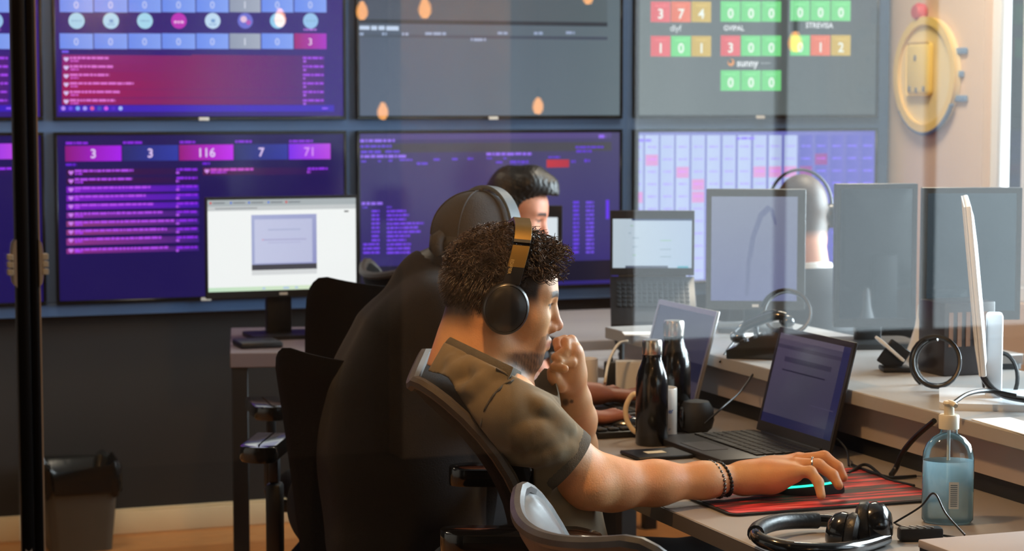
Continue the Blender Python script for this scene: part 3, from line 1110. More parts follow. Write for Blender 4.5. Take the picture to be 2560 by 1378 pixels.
def make_chair(label, loc, rz, back_h=0.50, back_z=0.47, seat_z=0.44, arm_z=0.67, leather=False, piping=True, arm_dx=0.0, recline=0.10, rpow=1.5, wrap=0.075, group='black office chairs'):
    """seat faces +X at rotation 0"""
    t = thing('office_chair', label, 'chair', loc, rz, group)
    mb = MB()
    # star base
    for k in range(5):
        a = math.radians(72 * k + 20)
        ca, sa = math.cos(a), math.sin(a)
        MB().tube([(0.035 * ca, 0.035 * sa, 0.115), (0.16 * ca, 0.16 * sa, 0.098), (0.29 * ca, 0.29 * sa, 0.073)], [0.026, 0.022, 0.016], 8).build('base_arm', M_black, t)
        w = MB()
        c = Vector((0.285 * ca, 0.285 * sa, 0.0265))
        ax = Vector((-sa, ca, 0))
        for s in (-1, 1):
            w.cone(c + ax * (s * 0.007), c + ax * (s * 0.021), 0.026, 0.024, 14)
        w.cone(c + Vector((0, 0, 0.005)), c + Vector((0, 0, 0.045)), 0.006, 0.006, 8)
        w.build('caster', M_black_soft, t)
    MB().cone((0, 0, 0.09), (0, 0, 0.26), 0.03, 0.028, 16).build('gas_column', M_black, t)
    MB().cone((0, 0, 0.2605), (0, 0, seat_z - 0.075), 0.016, 0.016, 14).build('gas_piston', M_silver, t)
    MB().box((0, 0, seat_z - 0.0555), (0.22, 0.2, 0.035), None, 0.01, 2).build('mechanism', M_black, t)
    # seat cushion
    s = MB()
    P = []
    for z, k in ((seat_z - 0.037, 0.86), (seat_z - 0.032, 0.97), (seat_z - 0.01, 1.0), (seat_z + 0.015, 0.985), (seat_z + 0.028, 0.93), (seat_z + 0.034, 0.8), (seat_z + 0.032, 0.4), (seat_z + 0.03, 0.02)):
        P.append([Vector((x * k + 0.02, y * k, z - 0.012 * (x / 0.24) ** 3 * (k > 0.5))) for x, y in rrect(0.48, 0.50, 0.11, 6)])
    s.grid(P, True)
    s.build('seat', mat('black_seat_fabric', (16, 16, 17), 0.9, var=0.15, vscale=90, bump=0.3, bscale=220, spec=0.15), t)
    b, edge = backrest_mesh(0.47, back_h, 0.035, wrap, 0.035, recline=recline, rpow=rpow)
    Mb = Matrix.Translation((-0.235, 0, back_z))
    bo = b.build('backrest', M_leather if leather else M_mesh, t, Mb, weld=True)
    if piping:
        MB().tube(edge[::1], 0.011, 8).build('edge_piping', M_rib if not leather else M_leather, bo)
    MB().tube([(-0.10, 0, seat_z - 0.055), (-0.24, 0, seat_z - 0.04), (-0.285, 0, seat_z + 0.06), (-0.262, 0, back_z + 0.12)], [0.022, 0.022, 0.02, 0.014], 10).build('back_spine', M_black, t)
    for sy in (-1, 1):
        y = sy * 0.285
        a = MB()
        a.tube([(0.05 + arm_dx, sy * 0.2, seat_z - 0.05), (0.05 + arm_dx, y * 0.98, seat_z - 0.045), (0.045 + arm_dx, y, seat_z + 0.0)], [0.018, 0.018, 0.02], 10)
        a.build('arm_bracket', M_black, t)
        MB().slab(0.02 + arm_dx, 0.07 + arm_dx, y - 0.017, y + 0.017, seat_z + 0.0, arm_z - 0.10, 0.008, 2).build('arm_sleeve', M_black, t)
        MB().slab(0.03 + arm_dx, 0.06 + arm_dx, y - 0.011, y + 0.011, arm_z - 0.0995, arm_z - 0.035, 0.004, 2).build('arm_post', M_black, t)
        pad = MB()
        P = []
        for z, k in ((arm_z - 0.034, 0.9), (arm_z - 0.028, 1.0), (arm_z - 0.01, 1.0), (arm_z - 0.002, 0.95), (arm_z, 0.85), (arm_z, 0.05)):
            P.append([Vector((x * (0.97 + 0.03 * k) + 0.03 + arm_dx, yv * k + y + 0.02 * sy * math.cos(x * 9), z - 0.012 * (x > 0.08) * (x - 0.08) / 0.06)) for x, yv in rrect(0.26, 0.085, 0.04, 6)])
        pad.grid(P, True)
        pad.build('arm_pad', M_gloss, t)
    return t


chair_m1 = make_chair("black chair under the man in the olive shirt", (1.458, 3.347, 0), math.radians(-20), back_h=0.51, arm_z=0.745, arm_dx=-0.223, recline=0.14, rpow=3.5, wrap=0.02)
chair_m2 = make_chair('black chair under the man in the black cap', (1.34, 4.30, 0), math.radians(66), back_h=0.475, arm_z=0.70, piping=False)
chair_front = make_chair('empty worn leather chair nearest the glass partition', (1.335, 2.66, 0), 0.0, back_h=0.415, back_z=0.46, seat_z=0.42, arm_z=0.58, leather=True)
chair_side = make_chair('tall black chair tucked at the desk with the bright monitor', (1.56, 5.16, 0), math.radians(84), back_h=0.55, back_z=0.47, piping=False)
chair_m3 = make_chair('black chair under the man with the dark quiff', (2.03, 5.76, 0), 0.0)
chair_m4 = make_chair('black chair under the cropped-haired man wearing a headset', (3.16, 5.62, 0), math.radians(90), back_h=0.36)

# ================================================================== SCREENS AND LAPTOPS
M_disp = screen_mat('lit_monitor_display', 1.0, 0.25, 0.4)
M_disp_off = screen_mat('dim_display', 1.0, 0.10, 0.8)
M_laptop = mat('dark_grey_laptop_shell', (46, 46, 50), 0.4, metal=0.2)
M_key = mat('black_keycap', (22, 22, 25), 0.5)


def make_monitor(label, loc, rz, w, h, stand_h, draw, bez=(0.012, 0.012, 0.012, 0.02), shell=None, dm=None, tilt=0.0, base=(0.2, 0.17), neck_w=0.06, thick=0.018, group=None, bulge=0.03):
    """faces -Y at rotation 0; loc is on the surface it stands on; stand_h is the height of the lower edge"""
    t = thing('monitor', label, 'monitor', loc, rz, group)
    shell = shell or M_black
    Mt = Matrix.Translation((0, 0, stand_h)) @ Matrix.Rotation(tilt, 4, 'X')
    l, r, tp, bt = bez
    hd = MB()
    hd.slab(-w / 2, w / 2, 0.0, thick, 0, h, 0.003, 2)
    P = []
    for y, k in ((thick - 0.001, 0.94), (thick + bulge * 0.55, 0.86), (thick + bulge, 0.5), (thick + bulge, 0.02)):
        P.append([Vector((x * k, y, z * k + h / 2)) for x, z in rrect(w, h, 0.03, 4)])
    hd.grid(P, True)
    head = hd.build('housing', shell, t, Mt)
    fz = MB()
    fz.slab(-w / 2 + 0.001, w / 2 - 0.001, -0.003, -0.0002, 0.001, bt).slab(-w / 2 + 0.001, w / 2 - 0.001, -0.003, -0.0002, h - tp, h - 0.001)
    fz.slab(-w / 2 + 0.001, -w / 2 + l, -0.003, -0.0002, bt, h - tp).slab(w / 2 - r, w / 2 - 0.001, -0.003, -0.0002, bt, h - tp)
    fz.build('bezel', shell, head)
    pic = Picture((-w / 2 + l, -0.0008, bt), ((w - l - r), 0, 0), (0, 0, (h - tp - bt)), (0, -1, 0))
    draw(pic)
    pic.build('screen', dm or M_disp, head)
    MB().box((0, thick + bulge + 0.012, stand_h * 0.5 + 0.05), (neck_w, 0.03, stand_h + 0.1 - 0.016), None, 0.006, 2).build('stand_neck', shell, t)
    MB().prism(rrect(base[0], base[1], 0.02, 4, 0, 0.03), 0.0, 0.012).build('stand_base', shell, t)
    return t


def draw_browser(p):
    p.rect(0, 0, 1, 1, (255, 255, 255))
    p.layer = 1
    p.rect(0, 0.93, 1, 1, (176, 182, 186))
    p.rect(0, 0.88, 1, 0.93, (206, 208, 210))
    p.rect(0, 0, 1, 0.045, (206, 236, 206), (236, 244, 214))
    p.layer = 2
    for i, x in enumerate((0.015, 0.15, 0.27, 0.40, 0.52)):
        p.rect(x, 0.955, x + 0.012, 0.978, [(226, 70, 70), (80, 120, 220), (80, 120, 220), (90, 130, 230), (220, 70, 70)][i])
        p.rect(x + 0.02, 0.96, x + 0.1, 0.972, (120, 124, 130))
    p.rect(0.05, 0.9, 0.33, 0.912, (150, 152, 156))
    p.rect(0.92, 0.845, 0.95, 0.86, (60, 60, 60))
    p.rect(0.29, 0.17, 0.73, 0.83, (168, 172, 214), (150, 152, 204), (176, 182, 222), (166, 170, 214))
    p.layer = 3
    p.rect(0.31, 0.30, 0.70, 0.78, (206, 208, 238), (198, 200, 232))
    p.rect(0.29, 0.225, 0.73, 0.285, (72, 70, 78))
    p.rect(0.29, 0.17, 0.73, 0.225, (226, 226, 228))
    p.layer = 4
    p.rect(0.40, 0.66, 0.62, 0.67, (170, 176, 214))
    p.rect(0.36, 0.55, 0.66, 0.562, (176, 172, 214))
    p.rect(0.40, 0.52, 0.62, 0.528, (184, 184, 222))
    p.rect(0.36, 0.55, 0.372, 0.563, (230, 160, 190))
    for x in (0.36, 0.5, 0.52, 0.58):
        p.rect(x, 0.012, x + 0.02, 0.034, (190, 210, 240))


pm = on_y(708, 742, 5.98)
mon = make_monitor('bright white browser monitor on the side desk, the brightest screen', (pm.x, 5.98, DESK_Z), 0.0, 0.452, 0.292, pm.z - DESK_Z, draw_browser, bez=(0.006, 0.006, 0.008, 0.02), neck_w=0.075)
MB().slab(-0.012, 0.012, -0.004, -0.0031, 0.006, 0.013).build('logo_badge', M_logo, mon.children[0])
tag(MB().slab(p0.x + 0.05, p0.x + 0.17, p0.y + 0.08, p0.y + 0.2, DESK_Z + 0.0003, DESK_Z + 0.018, 0.006, 2).build('cable_box', M_black), 'flat dark box on the left corner of the side desk', 'box')


def draw_dim(p):
    p.rect(0, 0, 1, 1, (104, 108, 146), (108, 112, 148), (132, 136, 158), (126, 130, 152))
    p.layer = 1
    p.poly([(0.40, 0.05), (0.44, 0.05), (0.46, 0.35), (0.52, 0.62), (0.60, 0.80), (0.68, 0.86), (0.72, 0.76), (0.75, 0.72), (0.76, 0.75), (0.72, 0.88), (0.65, 0.92), (0.55, 0.84), (0.46, 0.62), (0.41, 0.36)][::1], [(98, 102, 136)],
           [(0, 1, 2, 13), (13, 2, 3, 12), (12, 3, 4, 11), (11, 4, 5, 10), (10, 5, 9), (5, 6, 8, 9), (6, 7, 8)])


# grey monitor in the middle, turned towards the glass
b0 = W(1888, 775, 5.12)
mon2 = make_monitor('upright lavender-grey monitor beside the open far laptop', (b0.x, b0.y, RISE_Z), math.radians(-24), 0.238, 0.292, b0.z - RISE_Z, draw_dim, bez=(0.012, 0.02, 0.018, 0.022), shell=mat('grey_monitor_shell', (66, 70, 72), 0.45), neck_w=0.05, base=(0.18, 0.16))
MB().slab(-0.008, 0.008, -0.004, -0.0031, 0.007, 0.014).build('logo_badge', M_logo, mon2.children[0])


def draw_off_glow(a, b):
    def f(p):
        p.rect(0, 0, 1, 1, a, b, tuple(int(k * 1.15) for k in a), b)
    return f


M_offglow = screen_mat('off_display_glow', 1.0, 0.06, 1.0)  # screens are off; their grey reflection is put in as faint emission
b1 = W(2187, 818, 4.80)
make_monitor('switched-off dark monitor right of the man with the headset', (b1.x, b1.y, RISE_Z), math.radians(-14), 0.19, 0.325, b1.z - RISE_Z, draw_off_glow((30, 36, 42), (40, 50, 54)), shell=mat('charcoal_monitor_shell', (40, 43, 46), 0.4), dm=M_offglow, group=None)
b2 = W(2425, 800, 4.45)
make_monitor('switched-off dark monitor before the window at the right edge', (b2.x, b2.y, RISE_Z), math.radians(-20), 0.21, 0.278, b2.z - RISE_Z, draw_off_glow((46, 58, 66), (60, 76, 84)), shell=mat('slate_monitor_shell', (52, 58, 62), 0.4), dm=M_offglow)
b3 = W(2446, 905, 3.92)
M_wback = mat('white_monitor_back', (224, 228, 232), 0.35)
mw = make_monitor('slim white-backed monitor seen edge-on at the right', (b3.x, b3.y, RISE_Z), math.radians(-121.6), 0.45, 0.30, b3.z - RISE_Z - 0.0, draw_off_glow((40, 44, 50), (40, 44, 50)), shell=M_wback, tilt=math.radians(6), thick=0.010, bulge=0.006, base=(0.22, 0.2), neck_w=0.045, dm=M_offglow)


def make_laptop(label, loc, rz, w, d, open_deg, draw, shell=M_laptop, bez=(0.008, 0.008, 0.012, 0.022), keys=True, tilt=0.0, deckcol=None, group=None, lidshell=None, bezel=None, dm=None, lid_h=None):
    """hinge line along X at y=0, base reaches to -Y, screen faces -Y; loc on the hinge"""
    t = thing('laptop', label, 'laptop', loc, rz, group)
    t.rotation_euler = Euler((tilt, 0, rz), 'XYZ')
    base = MB().slab(-w / 2, w / 2, -d, 0.004, 0.0005, 0.015, 0.003, 2).build('base', shell, t)
    if keys:
        kw = (w - 0.03) / 14
        kd = (d * 0.5) / 5.5
        mesh = None
        for r in range(6):
            n = 14
            for c in range(n):
                if r == 5 and 4 <= c <= 8:
                    if c > 4:
                        continue
                    ob = MB().box((0, 0, 0), (kw * 5 - 0.003, kd - 0.003, 0.003), None, 0.0008, 1).build('space_bar', M_key, base)
                    ob.location = (-w / 2 + 0.015 + kw * 6.5, -0.02 - kd * (r + 0.5), 0.0167)
                    continue
                if mesh is None:
                    ob = MB().box((0, 0, 0), (kw - 0.003, kd - 0.003, 0.003), None, 0.0008, 1).build('key', M_key, base)
                    mesh = ob.data
                else:
                    ob = link('key', mesh, base)
                ob.location = (-w / 2 + 0.015 + kw * (c + 0.5), -0.02 - kd * (r + 0.5), 0.0167)
        MB().slab(-0.05, 0.05, -d + 0.012, -d * 0.5 - 0.046, 0.0151, 0.0158).build('touchpad', mat('touchpad_grey', (58, 58, 62), 0.35), base)
    a = math.radians(open_deg)      # 0 closed, 90 upright
    Mt = Matrix.Translation((0, 0.008, 0.014)) @ Matrix.Rotation(math.radians(90) - a, 4, 'X')
    h = lid_h or d * 0.97
    lid = MB().slab(-w / 2, w / 2, 0.0, 0.006, 0.0, h, 0.002, 2).build('lid', lidshell or shell, t, Mt @ Matrix.Identity(4))
    l, r, tp, bt = bez
    fz = MB()
    fz.slab(-w / 2 + 0.001, w / 2 - 0.001, -0.0022, -0.0002, 0.001, bt).slab(-w / 2 + 0.001, w / 2 - 0.001, -0.0022, -0.0002, h - tp, h - 0.001)
    fz.slab(-w / 2 + 0.001, -w / 2 + l, -0.0022, -0.0002, bt, h - tp).slab(w / 2 - r, w / 2 - 0.001, -0.0022, -0.0002, bt, h - tp)
    fz.build('bezel', bezel or shell, lid)
    pic = Picture((-w / 2 + l, -0.0007, bt), ((w - l - r), 0, 0), (0, 0, (h - tp - bt)), (0, -1, 0))
    draw(pic)
    pic.build('screen', dm or M_disp, lid)
    MB().cone((-w * 0.4, 0.006, 0.0125), (w * 0.4, 0.006, 0.0125), 0.006, 0.006, 10).build('hinge', M_black, t)
    return t


def draw_code(p):
    p.rect(0, 0, 1, 1, (62, 58, 78), (46, 46, 68), (70, 62, 78), (60, 56, 70))
    p.layer = 1
    p.rect(0, 0.94, 1, 1, (84, 76, 88))
    p.rect(0, 0, 1, 0.1, (26, 28, 62))
    p.rect(0.90, 0.0, 1.0, 1, (26, 30, 64))
    p.rect(0.0, 0.84, 0.9, 0.88, (48, 44, 60))
    p.layer = 2
    p.rect(0.14, 0.70, 0.8, 0.755, (42, 38, 56))
    p.rect(0.14, 0.60, 0.75, 0.615, (26, 24, 42))
    p.rect(0.62, 0.3, 0.95, 0.31, (64, 60, 80))


def draw_dark2(p):
    p.rect(0, 0, 1, 1, (36, 26, 40), (46, 40, 58), (26, 30, 62), (60, 60, 78))
    p.layer = 1
    p.rect(0, 0.2, 1, 0.42, (20, 22, 46))


def draw_page(p):
    p.rect(0, 0, 1, 1, (192, 206, 218), (176, 194, 218), (196, 210, 222), (180, 196, 220))
    p.layer = 1
    p.rect(0.24, 0.965, 1, 1, (66, 84, 120))
    p.rect(0.16, 0.0, 0.7, 0.045, (84, 92, 112))
    p.rect(0.82, 0.0, 0.96, 0.04, (90, 170, 190))
    for i, (x, y, ln) in enumerate(((0.22, 0.85, 0.04), (0.2, 0.7, 0.03), (0.25, 0.6, 0.08), (0.6, 0.55, 0.14), (0.25, 0.42, 0.06), (0.6, 0.37, 0.14), (0.25, 0.25, 0.05), (0.6, 0.22, 0.14))):
        p.rect(x, y, x + ln, y + 0.02, (150, 172, 190) if i % 3 else (160, 196, 180))


# man one's laptop: hinge runs along the desk (Y), screen faces -X
make_laptop("open laptop in front of the olive-shirted man, code on screen", (1.962, 3.72, DESK_Z), math.radians(-90), 0.31, 0.225, 104, draw_code)
make_laptop('silver-rimmed laptop behind the steel-capped bottles, leaning back', (1.955, 4.32, DESK_Z), math.radians(-90), 0.31, 0.23, 105, draw_dark2, bezel=M_silver, lidshell=M_silver)
# far laptop on a sloping stand
q0 = W(1630, 704, 5.6)
fl = make_laptop('open laptop on a sloping stand showing a pale web page', (q0.x, q0.y, q0.z), math.radians(-22), 0.222, 0.205, 120, draw_page, tilt=math.radians(32), bez=(0.007, 0.007, 0.022, 0.02), lid_h=0.172)
MB().slab(-0.012, 0.012, -0.0028, -0.0023, 0.005, 0.013).build('logo_badge', M_logo, fl.children[1])
st = thing('laptop_stand', 'black folding stand carrying the far open laptop', 'stand', (q0.x, q0.y, DESK_Z), math.radians(-22))
for sx in (-0.08, 0.08):
    MB().tube([(sx, -0.14, 0.012), (sx, -0.1, 0.012), (sx, 0.06, 0.012)], 0.008, 8).build('foot_rail', M_blackmetal, st)
    MB().tube([(sx, -0.10, 0.012), (sx, -0.035, q0.z - DESK_Z - 0.03)], 0.007, 8).build('upright', M_blackmetal, st)

# far worker's small screen behind the quiffed man's nose
def draw_white(p):
    p.rect(0, 0, 1, 1, (238, 242, 246), (228, 236, 244))


b4 = W(1345, 612, 6.5)
make_monitor('narrow white lit screen in front of the quiffed man', (b4.x, b4.y, DESK_Z), math.radians(-20), 0.15, 0.12, b4.z - DESK_Z, draw_white, bez=(0.012, 0.015, 0.036, 0.012), neck_w=0.03, base=(0.12, 0.1))
# ================================================================== SMALL THINGS ON THE DESK
def at_desk(u, v, z=DESK_Z):
    return on_z(u, v, z)


def make_bottle(label, loc, k=1.0):
    t = thing('water_bottle', label, 'bottle', loc, group='black bottles with steel caps')
    R, H = 0.033 * k, 0.215 * k
    MB().lathe([(0.0, 0.0005), (R * 0.93, 0.0005), (R, 0.004), (R, H * 0.56), (R * 0.97, H * 0.63), (R * 0.86, H * 0.70), (R * 0.70, H * 0.765), (R * 0.60, H * 0.81), (R * 0.58, H * 0.858), (0.0, H * 0.858)], 40).build('body', mat('gloss_black_enamel', (9, 9, 10), 0.2, coat=0.5), t)
    MB().lathe([(0.0, H * 0.8585), (R * 0.60, H * 0.8585), (R * 0.62, H * 0.868), (R * 0.62, H * 0.975), (R * 0.57, H * 0.997), (0.0, H)], 36).build('cap', M_chrome, t)
    MB().lathe([(R * 0.585, H * 0.835), (R * 0.615, H * 0.838), (R * 0.615, H * 0.855), (R * 0.585, H * 0.857)], 36).build('neck_ring', M_gloss, t)
    return t


make_bottle('black steel-capped bottle, the nearer and lower of two', at_desk(1629, 1112), 0.99)
make_bottle('black steel-capped bottle half hidden behind the nearer one', at_desk(1683, 1076), 1.08)


def make_mug(label, loc, R, H, rz, word=None, wc=(60, 100, 170), rim=(232, 226, 216), handle=True):
    t = thing('mug', label, 'mug', loc, rz, group='white mugs on the desk')
    c = mat('white_ceramic', (232, 226, 218), 0.25, coat=0.3)
    MB().lathe([(0.0, 0.0005), (R * 0.95, 0.0005), (R, 0.004), (R, H - 0.002), (R * 0.98, H), (R * 0.92, H), (R * 0.9, H - 0.004), (R * 0.9, 0.008), (0.0, 0.007)], 40).build('cup', c, t)
    if handle:
        MB().tube(bez([(-R * 0.97, 0, H * 0.84), (-R - 0.018, 0, H * 0.86), (-R - 0.032, 0, H * 0.62), (-R - 0.03, 0, H * 0.35), (-R - 0.014, 0, H * 0.13), (-R * 0.97, 0, H * 0.14)], 25), 0.0055, 10).build('handle', mat('cream_ceramic', (232, 212, 180), 0.3), t)
    if word:
        vs, fs = text_mesh(word, 0.010, True)
        mb = MB()
        mb._add([((R + 0.0004) * math.sin(x / R + 0.35), -(R + 0.0004) * math.cos(x / R + 0.35), H * 0.58 + y) for x, y in vs], fs, False)
        mb.build('printed_word', mat('blue_print', wc, 0.5), t)
        vs, fs = text_mesh('GROUP', 0.004, True)
        mb = MB()
        mb._add([((R + 0.0004) * math.sin(x / R + 0.35), -(R + 0.0004) * math.cos(x / R + 0.35), H * 0.22 + y) for x, y in vs], fs, False)
        mb.build('printed_line', mat('grey_blue_print', (96, 120, 160), 0.5), t)
    return t


make_mug('white mug with blue lettering standing behind the near bottle', at_desk(1648, 1096), 0.036, 0.105, math.radians(-20.3), 'Sener')
make_mug("white mug by the olive-shirted man's raised forearm, red mark", at_desk(1462, 1004), 0.030, 0.10, math.radians(10), None, handle=False)

# black keyboard end, dark mouse, speaker
kb = thing('keyboard', "black keyboard end beyond the raised forearm", 'keyboard', at_desk(1478, 1068), math.radians(-90))
MB().slab(-0.16, 0.16, -0.05, 0.06, 0.0005, 0.014, 0.004, 2).build('case', M_black, kb)
km = None
for r in range(4):
    for c in range(12):
        if km is None:
            o = MB().box((0, 0, 0), (0.021, 0.021, 0.006), None, 0.002, 1).build('key', M_key, kb)
            km = o.data
        else:
            o = link('key', km, kb)
        o.location = (-0.14 + c * 0.0255, -0.036 + r * 0.026, 0.0172)


def mouse_body(name_parent, k=1.0, m=None):
    P = []
    L, Wd, H = 0.062 * k, 0.032 * k, 0.038 * k
    for j in range(9):
        t = j / 8
        row = []
        for i in range(24):
            a = 2 * math.pi * i / 24
            rx = L * (abs(math.cos(a)) ** 0.8) * math.copysign(1, math.cos(a))
            ry = Wd * (abs(math.sin(a)) ** 0.75) * math.copysign(1, math.sin(a)) * (1 - 0.12 * math.cos(a * 2))
            s = math.cos(t * math.pi / 2) ** 0.55 if t < 1 else 0.02
            row.append(Vector((rx * s - 0.006 * t, ry * s, 0.0008 + H * math.sin(t * math.pi / 2))))
        P.append(row)
    mb = MB()
    mb.grid(P, True)
    return mb.build('shell', m or M_black, name_parent)


ms = thing('computer_mouse', 'plain black mouse behind the handle of the lettered mug', 'mouse', at_desk(1562, 1082), math.radians(-30))
mouse_body(ms, 0.9, M_gloss)
MB().cone((0.03, -0.004, 0.03), (0.03, 0.004, 0.03), 0.007, 0.007, 12).build('wheel', M_black_soft, ms)

sp = thing('desk_speaker', 'round black speaker on the desk right of the mug', 'speaker', at_desk(1740, 1082), math.radians(-20))
MB().lathe([(0.0, 0.0005), (0.022, 0.0005), (0.033, 0.010), (0.038, 0.028), (0.036, 0.05), (0.026, 0.066), (0.0, 0.071)], 32).build('body', M_black_soft, sp)
MB().ball((-0.030, -0.010, 0.034), (0.008, 0.022, 0.025), 14).build('driver_cone', M_gloss, sp)

# notebook with a pale sticker
nbp = at_desk(1637, 1141)
nb = thing('notebook', 'thin black notebook with a pale sticker beside the laptop', 'notebook', nbp, math.radians(0))
MB().slab(-0.055, 0.06, -0.05, 0.045, 0.0005, 0.008, 0.002, 1).build('cover', M_black, nb)
MB().slab(-0.02, 0.02, -0.012, 0.012, 0.0081, 0.0086).build('sticker', mat('pale_sticker', (222, 214, 186), 0.6), nb)

# white box, white cup, red-lit hub, looped white cable
wb = at_desk(1576, 986)
o = thing('cardboard_box', 'small white box on the desk left of the bottles', 'box', (wb.x, wb.y, DESK_Z), math.radians(-20))
MB().slab(-0.035, 0.035, -0.02, 0.02, 0.0005, 0.078, 0.0015, 1).build('carton', mat('white_card', (226, 222, 214), 0.6), o)
MB().slab(-0.034, 0.034, -0.019, 0.019, 0.0782, 0.0792).build('lid_flap', mat('grey_card', (200, 196, 190), 0.6), o)
o = thing('charger_brick', 'upright black charger beside the small white box', 'charger', at_desk(1528, 984), math.radians(-20))
MB().slab(-0.017, 0.017, -0.015, 0.015, 0.0005, 0.076, 0.004, 2).build('case', M_black, o)
MB().cone((0, 0, 0.076), (0, 0, 0.088), 0.004, 0.003, 8).build('strain_relief', M_black_soft, o)
hb = thing('usb_hub', 'low black hub with a red light on the desk', 'hub', at_desk(1536, 996), math.radians(-25))
MB().slab(-0.035, 0.035, -0.014, 0.014, 0.0005, 0.018, 0.004, 2).build('case', M_black, hb)
MB().cone((0.0, -0.0138, 0.009), (0.0, -0.0152, 0.009), 0.0045, 0.0045, 14).build('status_light', mat('red_led', (255, 60, 40), 0.4, emit=(255, 60, 40), estr=0.8), hb)
wc = [W(1568, 853, 4.9), W(1545, 862, 4.85), W(1522, 905, 4.78), W(1512, 960, 4.72), (at_desk(1511, 980) + Vector((0, 0, 0.004)))]
tag(MB().tube(bez(wc, 28), 0.0035, 8).build('charging_cable', mat('white_cable', (222, 214, 196), 0.5)), 'white cable curving down from the shelf behind the bottles', 'cable')

# things on the riser, left part
def on_rise(u, v):
    return on_z(u, v, RISE_Z)


for i, (u0, v0, w, dd, lab) in enumerate(((1885, 838, 0.10, 0.10, 'white sheet on the shelf under the lavender-grey monitor'), (1600, 836, 0.08, 0.06, 'white sheet below the far laptop stand'))):
    pp = on_rise(u0, v0)
    tag(MB().box((pp.x, pp.y, RISE_Z + 0.0016), (w, dd, 0.0025), Matrix.Rotation(-0.3, 3, 'Z')).build('paper_sheet', M_paper), lab, 'paper', 'white papers on the shelf')
pp = on_z(2500, 1068, RISE_Z)
tag(MB().box((pp.x + 0.03, pp.y - 0.02, RISE_Z + 0.001), (0.075, 0.21, 0.0015), Matrix.Rotation(-0.06, 3, 'Z')).build('paper_sheet', M_paper), 'white sheet lying on the shelf edge behind the sanitiser', 'paper', 'white papers on the shelf')

# white tilted phone on a dark stand
ph = thing('phone_stand', 'small dark phone stand holding a tilted white phone', 'phone stand', on_rise(2238, 928), math.radians(-20))
MB().slab(-0.03, 0.03, -0.03, 0.03, 0.0005, 0.010, 0.003, 2).build('foot', M_black, ph)
MB().box((-0.002, 0.006, 0.03), (0.05, 0.008, 0.055), Matrix.Rotation(0.6, 3, 'Y'), 0.002, 1).build('back_plate', M_black, ph)
MB().box((-0.012, 0.0, 0.046), (0.072, 0.045, 0.007), Matrix.Rotation(0.72, 3, 'Y'), 0.003, 2).build('white_phone', mat('white_phone_shell', (236, 238, 240), 0.3), ph)
wt = thing('table_lamp', 'white cone-shaped lamp foot on the shelf behind the cables', 'lamp', W(2298, 862, 4.6) * 1.0)
wt.location.z = RISE_Z
MB().lathe([(0.0, 0.0005), (0.034, 0.0005), (0.035, 0.006), (0.028, 0.012), (0.020, 0.035), (0.010, 0.07), (0.004, 0.115), (0.0, 0.116)], 24).build('foot', M_wback, wt)
MB().slab(-0.01, 0.06, -0.03, 0.03, 0.0005, 0.004).build('base_plate', M_wback, wt)

dp = thing('desk_phone', 'black desk phone on the shelf between the two laptops', 'phone', on_rise(1892, 893), math.radians(-35))
MB().prism([(-0.06, 0.0005), (0.06, 0.0005), (0.06, 0.055), (0.04, 0.062), (-0.06, 0.018)], -0.045, 0.045, Matrix.Rotation(math.pi / 2, 4, 'X')).build('base', M_gloss, dp)
MB().tube(bez([(-0.05, 0.055, 0.045), (-0.03, 0.055, 0.062), (0.03, 0.055, 0.085), (0.055, 0.055, 0.083)], 15), 0.011, 10).ball((-0.05, 0.055, 0.036), (0.018, 0.016, 0.014), 12).ball((0.058, 0.055, 0.074), (0.018, 0.016, 0.014), 12).build('handset', M_gloss, dp)
for k_ in range(9):
    MB().box((-0.028 + 0.02 * (k_ % 3), -0.028 + 0.016 * (k_ // 3), 0.036 + 0.0073 * (k_ % 3)), (0.012, 0.010, 0.006), Matrix.Rotation(-0.42, 3, 'Y')).build('button', M_key, dp)

# black desk tidy tower behind the cables
tw = thing('desk_tidy', 'dark vented box standing on the shelf behind the coiled cables', 'box', W(2390, 905, 4.35))
tw.location.z = RISE_Z
MB().slab(-0.06, 0.06, -0.05, 0.05, 0.0005, 0.15, 0.004, 2).build('case', mat('smoked_black_plastic', (44, 40, 42), 0.3), tw)
for k in range(5):
    MB().slab(-0.05 + k * 0.02, -0.04 + k * 0.02, -0.0515, -0.0502, 0.06, 0.13).build('vent_slat', mat('amber_slat', (110, 74, 48), 0.5), tw)


def cable(pts, label, r=0.0035, m=None, group='black cables on the shelf', name='cable'):
    return tag(MB().tube(bez(pts, 14 * len(pts)), r, 8).build(name, m or M_cable), label, 'cable', group)


def loop(u, v, z, ru, rv, turns, label, r=0.0042, ph=0.0, drift=6):
    pts = []
    n = int(26 * turns)
    for i in range(n + 1):
        a = 2 * math.pi * turns * i / n + ph
        k = 1 - 0.13 * (i / n)
        pts.append(W(u + ru * k * math.cos(a) + drift * i / n, v + rv * k * math.sin(a), z + 0.05 * math.sin(a * 0.5 + 1) + 0.01 * i / n))
    return tag(MB().tube(pts, r, 8).build('cable_coil', M_cable), label, 'cable', 'black cables on the shelf')


